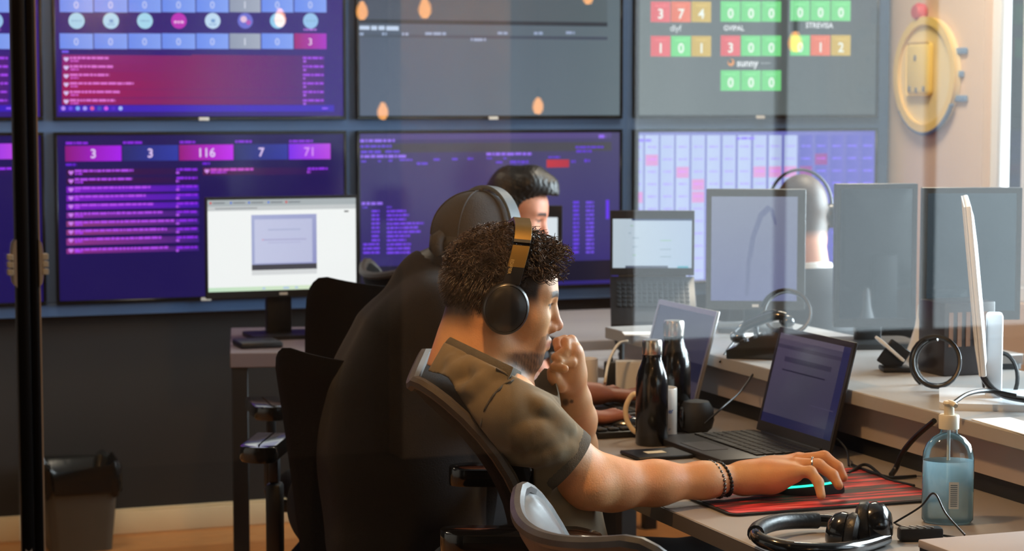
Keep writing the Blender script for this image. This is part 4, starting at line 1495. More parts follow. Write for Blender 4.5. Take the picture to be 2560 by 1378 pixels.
loop(2338, 905, 4.12, 62, 66, 2.4, 'black cable coiled in big loops left of the edge-on monitor', ph=2.2)
loop(2500, 945, 4.05, 44, 66, 1.6, 'black cable looping behind the edge-on monitor at the picture edge', ph=0.4)
loop(1965, 782, 4.75, 62, 58, 1.7, 'glossy black cable arching below the lavender-grey monitor', r=0.0042, ph=3.4)
loop(1925, 822, 4.7, 40, 46, 2.2, 'black cable bundle tangled under the lavender-grey monitor', r=0.004, ph=1.2)
loop(1572, 838, 5.7, 36, 50, 2.1, 'black cable knot below the far laptop', r=0.004, ph=0.5)
cable([W(2452, 905, 3.95), W(2462, 950, 3.9), W(2500, 985, 3.86), W(2562, 1000, 3.8), W(2620, 1003, 3.75)], 'silvery black cable sweeping from the edge-on monitor to the right', 0.006)
cable([W(2380, 1010, 3.7), W(2420, 985, 3.75), W(2470, 978, 3.8), W(2540, 990, 3.8)], 'flat black cable arching over the shelf front', 0.004)
cable([on_x(2336, 1052, 2.01), on_x(2290, 1092, 2.008), on_x(2258, 1130, 2.002), on_x(2240, 1170, 1.998), at_desk(2228, 1196) + Vector((0, 0, .006))], 'thick black cable hanging over the shelf edge to the desk', 0.0052)
cable([at_desk(2120, 1190) + Vector((0, 0, .005)), at_desk(2165, 1178) + Vector((0, 0, .012)), at_desk(2215, 1205) + Vector((0, 0, .006)), at_desk(2285, 1222) + Vector((0, 0, .005))], 'mouse cord running off behind the mouse pad', 0.003)
cable([at_desk(2130, 1168) + Vector((0, 0, .004)), at_desk(2180, 1192) + Vector((0, 0, .008)), at_desk(2230, 1200) + Vector((0, 0, .004)), at_desk(2290, 1196) + Vector((0, 0, .004))], 'thin black cable beside the mouse cord', 0.003)
cable([on_x(2078, 1090, 1.99), on_x(2100, 1104, 1.985), on_x(2118, 1130, 1.985), at_desk(2122, 1170) + Vector((0, 0, .004))], 'thin cable dropping from the right edge of the laptop', 0.0022)
cable([at_desk(1752, 1104) + Vector((0, 0, .004)), at_desk(1790, 1118) + Vector((0, 0, .004)), at_desk(1850, 1110) + Vector((0, 0, .01)), at_desk(1880, 1092) + Vector((0, 0, .006))], 'black lead lying between speaker and laptop', 0.003)
cable([W(1762, 1060, 4.3), W(1800, 1025, 4.3), W(1850, 980, 4.4), W(1890, 925, 4.5)], 'thin black lead slanting up behind the laptop', 0.0022)
cable([W(1800, 905, 4.62), W(1822, 870, 4.7), W(1850, 838, 4.8), W(1862, 822, 4.85)], 'thin black lead beside the silver-rimmed laptop lid', 0.0025)
# usb plug
up = thing('usb_plug', 'small plug with a brass tip on the desk by the speaker', 'plug', at_desk(1815, 1106), math.radians(10))
MB().slab(-0.016, 0.012, -0.006, 0.006, 0.001, 0.010, 0.002, 2).build('grip', M_black, up)
MB().slab(-0.028, -0.0162, -0.004, 0.004, 0.003, 0.008).build('tip', mat('brass', (230, 180, 110), 0.25, metal=1.0), up)

# ---- mouse pad with red streaks
PX0, PX1, PY0, PY1 = 1.545, 1.965, 3.128, 3.46
mp = thing('mouse_pad', 'black mouse pad printed with glowing red streaks', 'mouse pad', (0, 0, DESK_Z))
MB().prism(rrect(PX1 - PX0, PY1 - PY0, 0.02, 5, (PX0 + PX1) / 2, (PY0 + PY1) / 2), 0.0003, 0.0042).build('rubber_base', M_black_soft, mp)
m = bpy.data.materials.new('red_streak_print')
m.use_nodes = True
nt = m.node_tree
b = nt.nodes['Principled BSDF']
b.inputs['Roughness'].default_value = 0.6
tc = nt.nodes.new('ShaderNodeTexCoord')
mpn = nt.nodes.new('ShaderNodeMapping')
mpn.inputs['Rotation'].default_value = (0, 0, -0.16)
mpn.inputs['Scale'].default_value = (2.2, 22, 1)
nz = nt.nodes.new('ShaderNodeTexNoise')
nz.inputs['Scale'].default_value = 2.2
nz.inputs['Detail'].default_value = 7
nz.inputs['Distortion'].default_value = 0.6
rp = nt.nodes.new('ShaderNodeValToRGB')
e = rp.color_ramp.elements
e[0].position = 0.42
e[0].color = lin((46, 40, 40)) + (1,)
e[1].position = 0.80
e[1].color = lin((250, 150, 140)) + (1,)
k = rp.color_ramp.elements.new(0.50)
k.color = lin((120, 30, 32)) + (1,)
k = rp.color_ramp.elements.new(0.58)
k.color = lin((224, 52, 54)) + (1,)
nt.links.new(tc.outputs['Object'], mpn.inputs[0])
nt.links.new(mpn.outputs[0], nz.inputs['Vector'])
nt.links.new(nz.outputs[0], rp.inputs[0])
nt.links.new(rp.outputs[0], b.inputs['Base Color'])
MB().prism(rrect(PX1 - PX0 - 0.012, PY1 - PY0 - 0.012, 0.016, 5, (PX0 + PX1) / 2, (PY0 + PY1) / 2), 0.0043, 0.0050).build('printed_cloth', m, mp)

# ---- lit gaming mouse under the hand
gm_p = at_desk(2042, 1236, DESK_Z + 0.005)
gm = thing('computer_mouse', 'black gaming mouse with a cyan-green light strip under the hand', 'mouse', (gm_p.x, gm_p.y + 0.022, DESK_Z + 0.0052), math.radians(-4))
mouse_body(gm, 1.0, M_black)
M_led = mat('cyan_green_led', (60, 240, 200), 0.4, emit=(50, 255, 205), estr=1.6)
st_pts = []
for i in range(15):
    a = math.radians(196 + i * 7.6)
    rx = 0.0635 * (abs(math.cos(a)) ** 0.8) * math.copysign(1, math.cos(a))
    ry = 0.0335 * (abs(math.sin(a)) ** 0.75) * math.copysign(1, math.sin(a)) * (1 - 0.12 * math.cos(a * 2))
    st_pts.append((rx * 0.965, ry * 0.965, 0.0125 + 0.010 * i / 14))
MB().tube(st_pts, 0.0020, 8).build('light_strip', M_led, gm)
MB().cone((0.034, -0.004, 0.033), (0.034, 0.004, 0.033), 0.008, 0.008, 14).build('wheel', M_black_soft, gm)

# ---- hand sanitiser
sz = at_desk(2368, 1306)
sb = thing('sanitiser_bottle', 'clear pump bottle of pale blue sanitiser gel', 'bottle', (sz.x, sz.y, DESK_Z), math.radians(-25))
R = 0.042
M_pet = pane_mat('clear_plastic', (0.90, 0.95, 0.96), 1.0)
gel = bpy.data.materials.new('blue_gel')
gel.use_nodes = True
nt = gel.node_tree
nt.nodes.clear()
o_ = nt.nodes.new('ShaderNodeOutputMaterial')
t_ = nt.nodes.new('ShaderNodeBsdfTransparent')
t_.inputs[0].default_value = (0.88, 0.96, 0.98, 1)
d_ = nt.nodes.new('ShaderNodeBsdfTranslucent')
d_.inputs[0].default_value = lin((208, 230, 238)) + (1,)
x_ = nt.nodes.new('ShaderNodeMixShader')
x_.inputs[0].default_value = 0.42
nt.links.new(t_.outputs[0], x_.inputs[1])
nt.links.new(d_.outputs[0], x_.inputs[2])
nt.links.new(x_.outputs[0], o_.inputs[0])
MATS['blue_gel'] = gel


def oval(prof, name, m, n=40, ky=0.72):
    mb = MB()
    mb.lathe(prof, n, Matrix.Diagonal((1, ky, 1, 1)))
    return mb.build(name, m, sb)


oval([(0.0, 0.0008), (R * 0.9, 0.0008), (R, 0.006), (R, 0.105), (R * 0.97, 0.117), (R * 0.85, 0.13), (R * 0.62, 0.141), (R * 0.36, 0.147), (R * 0.34, 0.155), (0.0, 0.155)], 'bottle_wall', M_pet)
oval([(0.0, 0.003), (R * 0.9, 0.003), (R * 0.965, 0.008), (R * 0.965, 0.103), (0.0, 0.103)], 'gel', gel)
MB().lathe([(0.0, 0.1552), (0.0165, 0.1552), (0.0168, 0.176), (0.0150, 0.1785), (0.0, 0.1785)], 28).build('pump_collar', mat('ivory_pump_plastic', (214, 208, 190), 0.4), sb)
MB().lathe([(0.0, 0.1786), (0.0085, 0.1786), (0.0080, 0.194), (0.0, 0.194)], 20).build('pump_stem', MATS['ivory_pump_plastic'], sb)
MB().lathe([(0.0, 0.1942), (0.0095, 0.1942), (0.0105, 0.197), (0.0085, 0.2005), (0.0, 0.202)], 20).tube([(0, 0, 0.1975), (0.006, -0.014, 0.1972), (0.008, -0.02, 0.195)], [0.0052, 0.0045, 0.004], 10).build('pump_head', MATS['ivory_pump_plastic'], sb)
MB().cone((0, 0, 0.012), (0, 0, 0.154), 0.0028, 0.0028, 10).build('dip_tube', mat('milky_tube', (220, 226, 226), 0.4), sb)
lb = Picture((0.006, -R * 0.72 - 0.0012, 0.05), (1, 0, 0), (0, 0, 1), (0, -1, 0))
lb.rect(-0.008, -0.022, 0.008, 0.022, (206, 214, 216))
lb.layer = 1
for i in range(11):
    lb.rect(-0.0055, -0.018 + i * 0.0034, 0.0055, -0.0165 + i * 0.0034, (104, 120, 134))
lb.build('barcode_label', mat('label_print', (230, 230, 230), 0.5, attr='Col'), sb)

# ---- black headset lying on the desk
hs_c = at_desk(2075, 1352)
hs = thing('headset', 'black over-ear headset lying on the desk before the sanitiser', 'headphones', (0, 0, 0))
zc = DESK_Z
cupA = W(2192, 1312, 3.30)
cupB = at_desk(2168, 1365) + Vector((0, 0, 0.022))


def cup(c, axis, r, name):
    ax = Vector(axis).normalized()
    Mx = Matrix.Translation(c) @ ax.to_track_quat('Z', 'Y').to_matrix().to_4x4()
    o = MB().lathe([(0.0, 0.024), (r * 0.5, 0.0225), (r * 0.86, 0.014), (r, 0.002), (r * 0.98, -0.006), (0.0, -0.006)], 36, Mx).build('ear_cup', M_gloss, hs)
    MB().lathe([(0.0, -0.0065), (r * 0.9, -0.0065), (r * 1.03, -0.012), (r * 1.03, -0.022), (r * 0.85, -0.028), (r * 0.5, -0.022), (0.0, -0.020)], 36, Mx).build('ear_cushion', mat('black_leatherette', (18, 18, 19), 0.4, bump=0.3, bscale=90), o)
    return Mx


cup(cupA, (0.75, -0.62, 0.12), 0.036, 'ear_cup')
pB = cupA + Vector((-0.055, 0.012, -0.012))
cup(pB, (-0.75, 0.6, 0.1), 0.034, 'ear_cup')
band = bez([W(2215, 1352, 3.29), W(2110, 1372, 3.19), W(1985, 1372, 3.16), W(1905, 1352, 3.19), W(1893, 1326, 3.27), W(1950, 1305, 3.36), W(2060, 1302, 3.40), W(2128, 1310, 3.38)], 48)
band = [Vector((p.x, p.y, max(p.z, DESK_Z + 0.012))) for p in band]
MB().tube(band, 0.0105, 12).build('headband', M_gloss, hs)
MB().tube(band[22:36], 0.0132, 12).build('headband_pad', MATS['black_leatherette'], hs)
MB().tube([p + Vector((0, 0, 0.0075)) for p in band[12:20]], 0.0045, 8).build('steel_slider', M_chrome, hs)
cable([W(2235, 1308, 3.30), W(2300, 1268, 3.26), W(2335, 1234, 3.22), W(2365, 1285, 3.2), W(2412, 1338, 3.16)], 'thin headset wire standing up in an arch beside the sanitiser', 0.0016, group='thin wires by the sanitiser')
cable([at_desk(2240, 1318) + Vector((0, 0, .005)), at_desk(2300, 1345) + Vector((0, 0, .004)), at_desk(2360, 1352) + Vector((0, 0, .008)), at_desk(2440, 1362) + Vector((0, 0, .004))], 'thin headset wire lying along the desk edge', 0.0018, group='thin wires by the sanitiser')
# dark clip with silver stripes
cl = thing('binder_clip', 'dark ribbed plug block with silver stripes beside the headset', 'adapter', at_desk(2300, 1352), math.radians(-15))
MB().slab(-0.035, 0.035, -0.012, 0.012, 0.0008, 0.022, 0.005, 2).build('block', M_black, cl)
for k in range(4):
    MB().box((-0.022 + k * 0.012, -0.0005, 0.0224), (0.0025, 0.02, 0.0012), Matrix.Rotation(0.5, 3, 'Z')).build('silver_stripe', M_silver, cl)
# pale box at the lower right corner
wbx = thing('storage_box', 'pale grey box with a black side at the lower right corner', 'box', (0, 0, DESK_Z))
c0 = W(2318, 1356, 3.02)
MB().slab(c0.x, c0.x + 0.34, c0.y - 0.12, c0.y + 0.02, 0.0005, c0.z - DESK_Z - 0.012).build('body', M_black, wbx)
MB().slab(c0.x - 0.002, c0.x + 0.342, c0.y - 0.122, c0.y + 0.022, c0.z - DESK_Z - 0.0118, c0.z - DESK_Z, 0.002, 2).build('lid', M_panel, wbx)

# ---- waste bin with a bag
bp = on_z(180, 1368, 0.0)
bn = thing('waste_bin', 'grey waste bin lined with a black bag by the back wall', 'bin', (bp.x + 0.02, 6.78, 0))


def frustum(z0, w0, d0, z1, w1, d1, m, name, ins=0.0):
    P = []
    for i in range(7):
        t = i / 6
        P.append([Vector((x, yy, z0 + (z1 - z0) * t)) for x, yy in rrect(w0 + (w1 - w0) * t, d0 + (d1 - d0) * t, 0.03, 4)])
    if ins:
        P.append([Vector((x, yy, z1)) for x, yy in rrect(w1 - ins, d1 - ins, 0.028, 4)])
        P.append([Vector((x, yy, z0 + 0.01)) for x, yy in rrect(w0 - ins, d0 - ins, 0.028, 4)])
    mb = MB()
    mb.grid(P, True)
    mb._add([p for p in P[0]], [tuple(range(len(P[0])))], False)
    return mb.build(name, m, bn)


frustum(0.001, 0.195, 0.19, 0.245, 0.235, 0.22, mat('taupe_bin_plastic', (72, 66, 56), 0.5, var=0.08), 'body', 0.01)
r_ = random.Random(3)
P = []
for j, (z, o) in enumerate(((0.185, 0.252), (0.20, 0.258), (0.235, 0.256), (0.262, 0.262), (0.278, 0.256), (0.272, 0.22), (0.2, 0.19))):
    row_ = []
    ring = rrect(o, o - 0.012, 0.04, 8)
    for i, (x, yy) in enumerate(ring):
        w = 1 + 0.028 * math.sin(i * 1.7 + j * 0.9) + 0.02 * math.sin(i * 0.63 + j)
        row_.append(Vector((x * w, yy * w * 0.96, z + 0.010 * math.sin(i * 0.8 + j * 0.7) + 0.006 * math.sin(i * 2.1) + (0.008 if j == 4 and i % 9 < 3 else 0))))
    P.append(row_)
MB().grid(P, True).build('bag_liner', mat('black_bin_bag', (16, 16, 15), 0.28, bump=0.5, bscale=22), bn)
# ================================================================== PEOPLE: implicit bodies
class Field:
    def __init__(s, lo, hi, h):
        s.lo = np.array(lo, dtype=np.float64)
        s.h = h
        s.n = np.ceil((np.array(hi) - s.lo) / h).astype(int) + 1
        s.F = np.full(s.n, 0.5, dtype=np.float32)
        s.ax = [(s.lo[i] + np.arange(s.n[i]) * h).astype(np.float32) for i in range(3)]

    def sub(s, lo, hi):
        sl = []
        for i in range(3):
            a = max(0, int(math.floor((lo[i] - s.lo[i]) / s.h)))
            b = min(s.n[i], int(math.ceil((hi[i] - s.lo[i]) / s.h)) + 1)
            if b <= a:
                return None, None
            sl.append(slice(a, b))
        sl = tuple(sl)
        X = s.ax[0][sl[0]][:, None, None]
        Y = s.ax[1][sl[1]][None, :, None]
        Z = s.ax[2][sl[2]][None, None, :]
        return sl, (X, Y, Z)

    def mix(s, sl, d, k, cut=False):
        a = s.F[sl]
        if cut:
            d = -d
            if k > 0:
                h = np.maximum(k - np.abs(a - d), 0) / k
                s.F[sl] = np.maximum(a, d) + h * h * k * 0.25
            else:
                s.F[sl] = np.maximum(a, d)
        else:
            if k > 0:
                h = np.maximum(k - np.abs(a - d), 0) / k
                s.F[sl] = np.minimum(a, d) - h * h * k * 0.25
            else:
                s.F[sl] = np.minimum(a, d)

    def cone(s, a, b, ra, rb=None, k=0.01, cut=False, cap=False, flat=None):
        """round cone; flat=(axis vector, factor) squashes it along an axis"""
        a = np.array(a, dtype=np.float64)
        b = np.array(b, dtype=np.float64)
        rb = ra if rb is None else rb
        m = max(ra, rb) * (flat[1] if flat and flat[1] > 1 else 1) + k + 2 * s.h
        sl, P = s.sub(np.minimum(a, b) - m, np.maximum(a, b) + m)
        if sl is None:
            return s
        d = b - a
        L2 = float(d @ d) + 1e-12
        px, py, pz = P[0] - a[0], P[1] - a[1], P[2] - a[2]
        tu = (px * d[0] + py * d[1] + pz * d[2]) / L2
        t = np.clip(tu, 0, 1)
        qx, qy, qz = px - t * d[0], py - t * d[1], pz - t * d[2]
        if flat:
            ax = np.array(flat[0], dtype=np.float64)
            ax /= np.linalg.norm(ax)
            w = qx * ax[0] + qy * ax[1] + qz * ax[2]
            g = 1.0 / flat[1] - 1.0
            qx, qy, qz = qx + ax[0] * w * g, qy + ax[1] * w * g, qz + ax[2] * w * g
        dist = np.sqrt(qx * qx + qy * qy + qz * qz) - (ra + (rb - ra) * t)
        if flat and flat[1] < 1:
            dist = dist * max(flat[1], 0.6)
        if cap:
            dist = np.maximum(dist, (tu - 1) * math.sqrt(L2))
        s.mix(sl, dist.astype(np.float32), k, cut)
        return s

    def chain(s, pts, rs, k=0.01, **kw):
        for i in range(len(pts) - 1):
            s.cone(pts[i], pts[i + 1], rs[i], rs[i + 1], k, **kw)
        return s

    def ell(s, c, r, k=0.01, M=None, cut=False):
        c = np.array(c, dtype=np.float64)
        r = np.array(r, dtype=np.float64)
        m = max(r) + k + 2 * s.h
        sl, P = s.sub(c - m, c + m)
        if sl is None:
            return s
        q = [P[0] - c[0], P[1] - c[1], P[2] - c[2]]
        if M is not None:
            A = np.array(M)[:3, :3]
            q = [q[0] * A[0, j] + q[1] * A[1, j] + q[2] * A[2, j] for j in range(3)]
        k0 = np.sqrt((q[0] / r[0]) ** 2 + (q[1] / r[1]) ** 2 + (q[2] / r[2]) ** 2)
        k1 = np.sqrt((q[0] / r[0] ** 2) ** 2 + (q[1] / r[1] ** 2) ** 2 + (q[2] / r[2] ** 2) ** 2) + 1e-9
        s.mix(sl, (k0 * (k0 - 1) / k1).astype(np.float32), k, cut)
        return s

    def plane_cut(s, p, n, lo=None, hi=None):
        """remove what lies on the +n side of a plane, within a box"""
        lo = s.lo if lo is None else lo
        hi = s.lo + (s.n - 1) * s.h if hi is None else hi
        sl, P = s.sub(lo, hi)
        n = np.array(n, dtype=np.float64)
        n /= np.linalg.norm(n)
        d = (P[0] - p[0]) * n[0] + (P[1] - p[1]) * n[1] + (P[2] - p[2]) * n[2]
        s.F[sl] = np.maximum(s.F[sl], d.astype(np.float32))
        return s

    def mesh(s):
        """naive surface nets"""
        F = s.F
        F[0], F[-1], F[:, 0], F[:, -1], F[:, :, 0], F[:, :, -1] = 0.5, 0.5, 0.5, 0.5, 0.5, 0.5
        S = F < 0
        c = np.zeros(np.array(F.shape) - 1, dtype=np.int8)
        for dx in (0, 1):
            for dy in (0, 1):
                for dz in (0, 1):
                    c += S[dx:dx + c.shape[0], dy:dy + c.shape[1], dz:dz + c.shape[2]]
        I = np.argwhere((c > 0) & (c < 8))
        idx = np.full(c.shape, -1, dtype=np.int32)
        idx[I[:, 0], I[:, 1], I[:, 2]] = np.arange(len(I))
        acc = np.zeros((len(I), 3))
        cnt = np.zeros(len(I))
        cor = [(i, j, k) for i in (0, 1) for j in (0, 1) for k in (0, 1)]
        V = {q: F[I[:, 0] + q[0], I[:, 1] + q[1], I[:, 2] + q[2]] for q in cor}
        for a in cor:
            for ax in range(3):
                if a[ax] == 0:
                    b = list(a)
                    b[ax] = 1
                    b = tuple(b)
                    fa, fb = V[a], V[b]
                    m = (fa < 0) != (fb < 0)
                    t = np.where(m, fa / np.where(m, fa - fb, 1), 0)
                    p = np.array(a, dtype=float)[None, :].repeat(len(I), 0)
                    p[:, ax] += t
                    acc += p * m[:, None]
                    cnt += m
        verts = s.lo + (I + acc / cnt[:, None]) * s.h
        quads = []
        for ax in range(3):
            o1, o2 = [(1, 2), (2, 0), (0, 1)][ax]
            A = [slice(None)] * 3
            B = [slice(None)] * 3
            A[ax] = slice(0, -1)
            B[ax] = slice(1, None)
            ch = S[tuple(A)] != S[tuple(B)]
            E = np.argwhere(ch)
            E = E[(E[:, o1] > 0) & (E[:, o2] > 0) & (E[:, o1] < idx.shape[o1]) & (E[:, o2] < idx.shape[o2])]
            inside = S[tuple(A)][E[:, 0], E[:, 1], E[:, 2]]

            def g(d1, d2):
                Q = E.copy()
                Q[:, o1] += d1
                Q[:, o2] += d2
                return idx[Q[:, 0], Q[:, 1], Q[:, 2]]
            q = np.stack([g(-1, -1), g(0, -1), g(0, 0), g(-1, 0)], 1)
            q[~inside] = q[~inside][:, ::-1]
            quads.append(q)
        q = np.concatenate(quads)
        q = q[(q >= 0).all(1)]
        return verts, q


def relax(v, q, n=2, lam=0.5):
    for _ in range(n):
        acc = np.zeros_like(v)
        cnt = np.zeros(len(v))
        for a, b in ((0, 1), (1, 2), (2, 3), (3, 0)):
            np.add.at(acc, q[:, a], v[q[:, b]])
            np.add.at(acc, q[:, b], v[q[:, a]])
            np.add.at(cnt, q[:, a], 1)
            np.add.at(cnt, q[:, b], 1)
        v = v + lam * (acc / np.maximum(cnt, 1)[:, None] - v)
    return v


def field_obj(F, name, material, parent, colour=None, smooth=1):
    v, q = F.mesh()
    if smooth:
        v = relax(v, q, smooth)
    me = bpy.data.meshes.new(name)
    me.vertices.add(len(v))
    me.vertices.foreach_set('co', v.astype(np.float32).ravel())
    me.loops.add(len(q) * 4)
    me.loops.foreach_set('vertex_index', q.astype(np.int32).ravel())
    me.polygons.add(len(q))
    me.polygons.foreach_set('loop_start', (np.arange(len(q)) * 4).astype(np.int32))
    me.polygons.foreach_set('use_smooth', np.ones(len(q), dtype=bool))
    me.update(calc_edges=True)
    me.validate()
    me.materials.append(material)
    if colour is not None:
        c = np.ones((len(v), 4), dtype=np.float32)
        c[:, :3] = colour(v)
        at = me.color_attributes.new('Col', 'FLOAT_COLOR', 'POINT')
        at.data.foreach_set('color', c.ravel())
    return link(name, me, parent)


def T(M, p):
    return M @ Vector(p)


def head_shape(F, M, nose=1.0, eyes=True, k=1.0, ears=True):
    """a head in its own frame: +X forward, +Y its left, +Z up, origin between the ears at eye height"""
    k = k * M.to_scale().x

    def P(x, y, z):
        return T(M, (x, y, z))
    R = M.to_3x3().normalized()
    F.ell(P(-0.012, 0, 0.028), (0.095 * k, 0.074 * k, 0.088 * k), 0.01, R)
    F.ell(P(0.030, 0, -0.030), (0.056 * k, 0.056 * k, 0.088 * k), 0.035 * k, R)
    F.ell(P(0.044, 0, 0.035), (0.042 * k, 0.058 * k, 0.05 * k), 0.03 * k, R)
    for s in (-1, 1):
        F.cone(P(-0.022, s * 0.050, -0.045), P(-0.004, s * 0.050, -0.078), 0.018 * k, 0.016 * k, 0.03 * k)
        F.cone(P(-0.004, s * 0.050, -0.078), P(0.058, s * 0.016, -0.104), 0.016 * k, 0.016 * k, 0.03 * k)
        F.ell(P(0.052, s * 0.040, -0.026), (0.026 * k, 0.022 * k, 0.024 * k), 0.03 * k, R)
        F.cone(P(0.080, s * 0.010, 0.017), P(0.068, s * 0.042, 0.020), 0.011 * k, 0.010 * k, 0.018 * k)
        if ears:
            F.ell(P(-0.012, s * 0.078, -0.006), (0.017 * k, 0.008 * k, 0.031 * k), 0.008, R)
            F.ell(P(-0.009, s * 0.086, -0.004), (0.008 * k, 0.006 * k, 0.018 * k), 0.006, R, cut=True)
    F.ell(P(0.064, 0, -0.103), (0.020 * k, 0.024 * k, 0.017 * k), 0.025 * k, R)
    F.ell(P(0.068, 0, -0.066), (0.022 * k, 0.034 * k, 0.026 * k), 0.02 * k, R)
    # eye hollows, balls and lids
    for s in (-1, 1):
        F.ell(P(0.096, s * 0.033, 0.000), (0.017 * k, 0.018 * k, 0.012 * k), 0.014 * k, R, cut=True)
        F.ell(P(0.0695, s * 0.032, -0.001), (0.0135 * k, 0.0145 * k, 0.0115 * k), 0.004, R)
        if eyes:
            F.cone(P(0.0785, s * 0.022, 0.0065), P(0.073, s * 0.043, 0.0055), 0.0042 * k, 0.0036 * k, 0.005)
            F.cone(P(0.0775, s * 0.022, -0.0075), P(0.072, s * 0.043, -0.006), 0.0034 * k, 0.003 * k, 0.005)
    # nose
    F.chain([P(0.080, 0, 0.014), P(0.091, 0, -0.010), P(0.104 * nose, 0, -0.034)], [0.0085 * k, 0.0085 * k, 0.0115 * k], 0.012 * k)
    for s in (-1, 1):
        F.ell(P(0.092, s * 0.0125, -0.041), (0.0115 * k, 0.0075 * k, 0.0085 * k), 0.008 * k, R)
        F.ell(P(0.098, s * 0.006, -0.0495), (0.005 * k, 0.003 * k, 0.004 * k), 0.002, R, cut=True)
    # lips
    for s in (-1, 1):
        F.cone(P(0.0925, 0, -0.0645), P(0.080, s * 0.024, -0.0685), 0.0052 * k, 0.0032 * k, 0.006 * k)
        F.cone(P(0.0905, 0, -0.0765), P(0.079, s * 0.021, -0.073), 0.0060 * k, 0.0034 * k, 0.006 * k)
    return P


# ---------------------------------------------------------------- colours
def srgb(c):
    return np.array(lin(c), dtype=np.float32)


def blend(base, col, w):
    w = np.clip(w, 0, 1)[:, None]
    return base * (1 - w) + col[None, :] * w


def local(v, M):
    A = np.array(M.inverted())
    return v @ A[:3, :3].T + A[:3, 3]


def smoothstep(a, b, x):
    t = np.clip((x - a) / (b - a), 0, 1)
    return t * t * (3 - 2 * t)


def noise3(v, f, seed=0):
    r = np.random.default_rng(seed)
    out = np.zeros(len(v))
    for _ in range(6):
        d = r.normal(size=3) * f
        out += np.sin(v @ d + r.uniform(0, 6.28))
    return out / 6


def skin_colours(M, skin, hairc, beard=0.0, stubble=None, lips=(150, 84, 74), brow=True, eye=True, fade=None, keep=None):
    def f(v):
        L = local(v, M)
        c = np.repeat(srgb(skin)[None, :], len(v), 0)
        c = blend(c, srgb(tuple(int(k * g) for k, g in zip(skin, (1.02, 0.86, 0.82)))), 0.35 + 0.5 * noise3(v, 60, 2))
        x, y, z = L[:, 0], np.abs(L[:, 1]), L[:, 2]
        near = smoothstep(0.25, 0.2, np.sqrt((L ** 2).sum(1)))
        # reddish nose and cheeks
        c = blend(c, srgb((206, 122, 98)), 0.45 * near * np.exp(-(((x - 0.105) / 0.02) ** 2 + (y / 0.02) ** 2 + ((z + 0.036) / 0.018) ** 2)))
        # lips
        hand = keep(v) if keep is not None else 1.0
        lipw = hand * np.exp(-(((z + 0.071) / 0.0075) ** 2)) * (x > 0.078) * smoothstep(0.028, 0.02, y) * near
        c = blend(c, srgb(lips), 0.8 * lipw)
        if brow:
            bz = 0.0215 + 0.003 * np.sin((y - 0.01) * 70)
            bw = smoothstep(0.0075, 0.0045, np.abs(z - bz)) * smoothstep(0.007, 0.012, y) * smoothstep(0.058, 0.048, y) * (x > 0.042) * near
            c = blend(c, srgb(hairc), 0.95 * bw)
        if eye:
            ew = smoothstep(0.0050, 0.0030, np.abs(z + 0.0005)) * smoothstep(0.0135, 0.0115, np.abs(y - 0.032)) * (x > 0.070) * near
            c = blend(c, srgb((132, 112, 102)), ew)
            iw = smoothstep(0.0055, 0.0045, np.sqrt((y - 0.034) ** 2 + (z + 0.0005) ** 2)) * (x > 0.074) * near
            c = blend(c, srgb((40, 28, 22)), iw)
            lw = smoothstep(0.0034, 0.0016, np.abs(z - 0.0036)) * smoothstep(0.020, 0.016, np.abs(y - 0.034)) * (x > 0.060) * near
            c = blend(c, srgb((46, 34, 28)), 0.92 * lw)
        if beard:
            b = smoothstep(-0.078, -0.092, z + 0.10 * np.clip(0.062 - x, 0, 1) * 1.0) * smoothstep(-0.005, 0.03, x) * smoothstep(-0.135, -0.122, z)
            b = np.maximum(b, smoothstep(0.0075, 0.004, np.abs(z + 0.0565)) * smoothstep(0.034, 0.026, y) * (x > 0.07))
            b = np.maximum(b, 0.6 * smoothstep(0.010, 0.006, np.abs(y - 0.032 - 0.1 * (z + 0.07))) * (z < -0.055) * (z > -0.1) * (x > 0.05))
            b = b * (1 - lipw)
            if keep is not None:
                b = b * keep(v)
            c = blend(c, srgb(hairc), beard * b * near * (0.85 + 0.25 * noise3(v, 900, 5)))
        if fade is not None:
            w = fade(L) * near
            c = blend(c, srgb(hairc), w)
        return c
    return f


M_skin = mat('skin', (200, 150, 120), 0.5, attr='Col', var=0.05, vscale=60, bump=0.12, bscale=350, sss=0.12, spec=0.4)
M_shirt = mat('olive_grey_cotton', (112, 98, 76), 0.9, var=0.22, vscale=16, bump=0.12, bscale=700, sheen=0.1, spec=0.2)
M_shirt_trim = mat('olive_grey_rib', (80, 74, 64), 0.92, var=0.15, vscale=40, bump=0.4, bscale=500)
M_blacktee = mat('black_cotton', (15, 15, 19), 0.9, var=0.15, vscale=12, bump=0.3, bscale=400, sheen=0.06, spec=0.15)
M_trouser = mat('dark_denim', (26, 28, 34), 0.9, var=0.2, vscale=30)


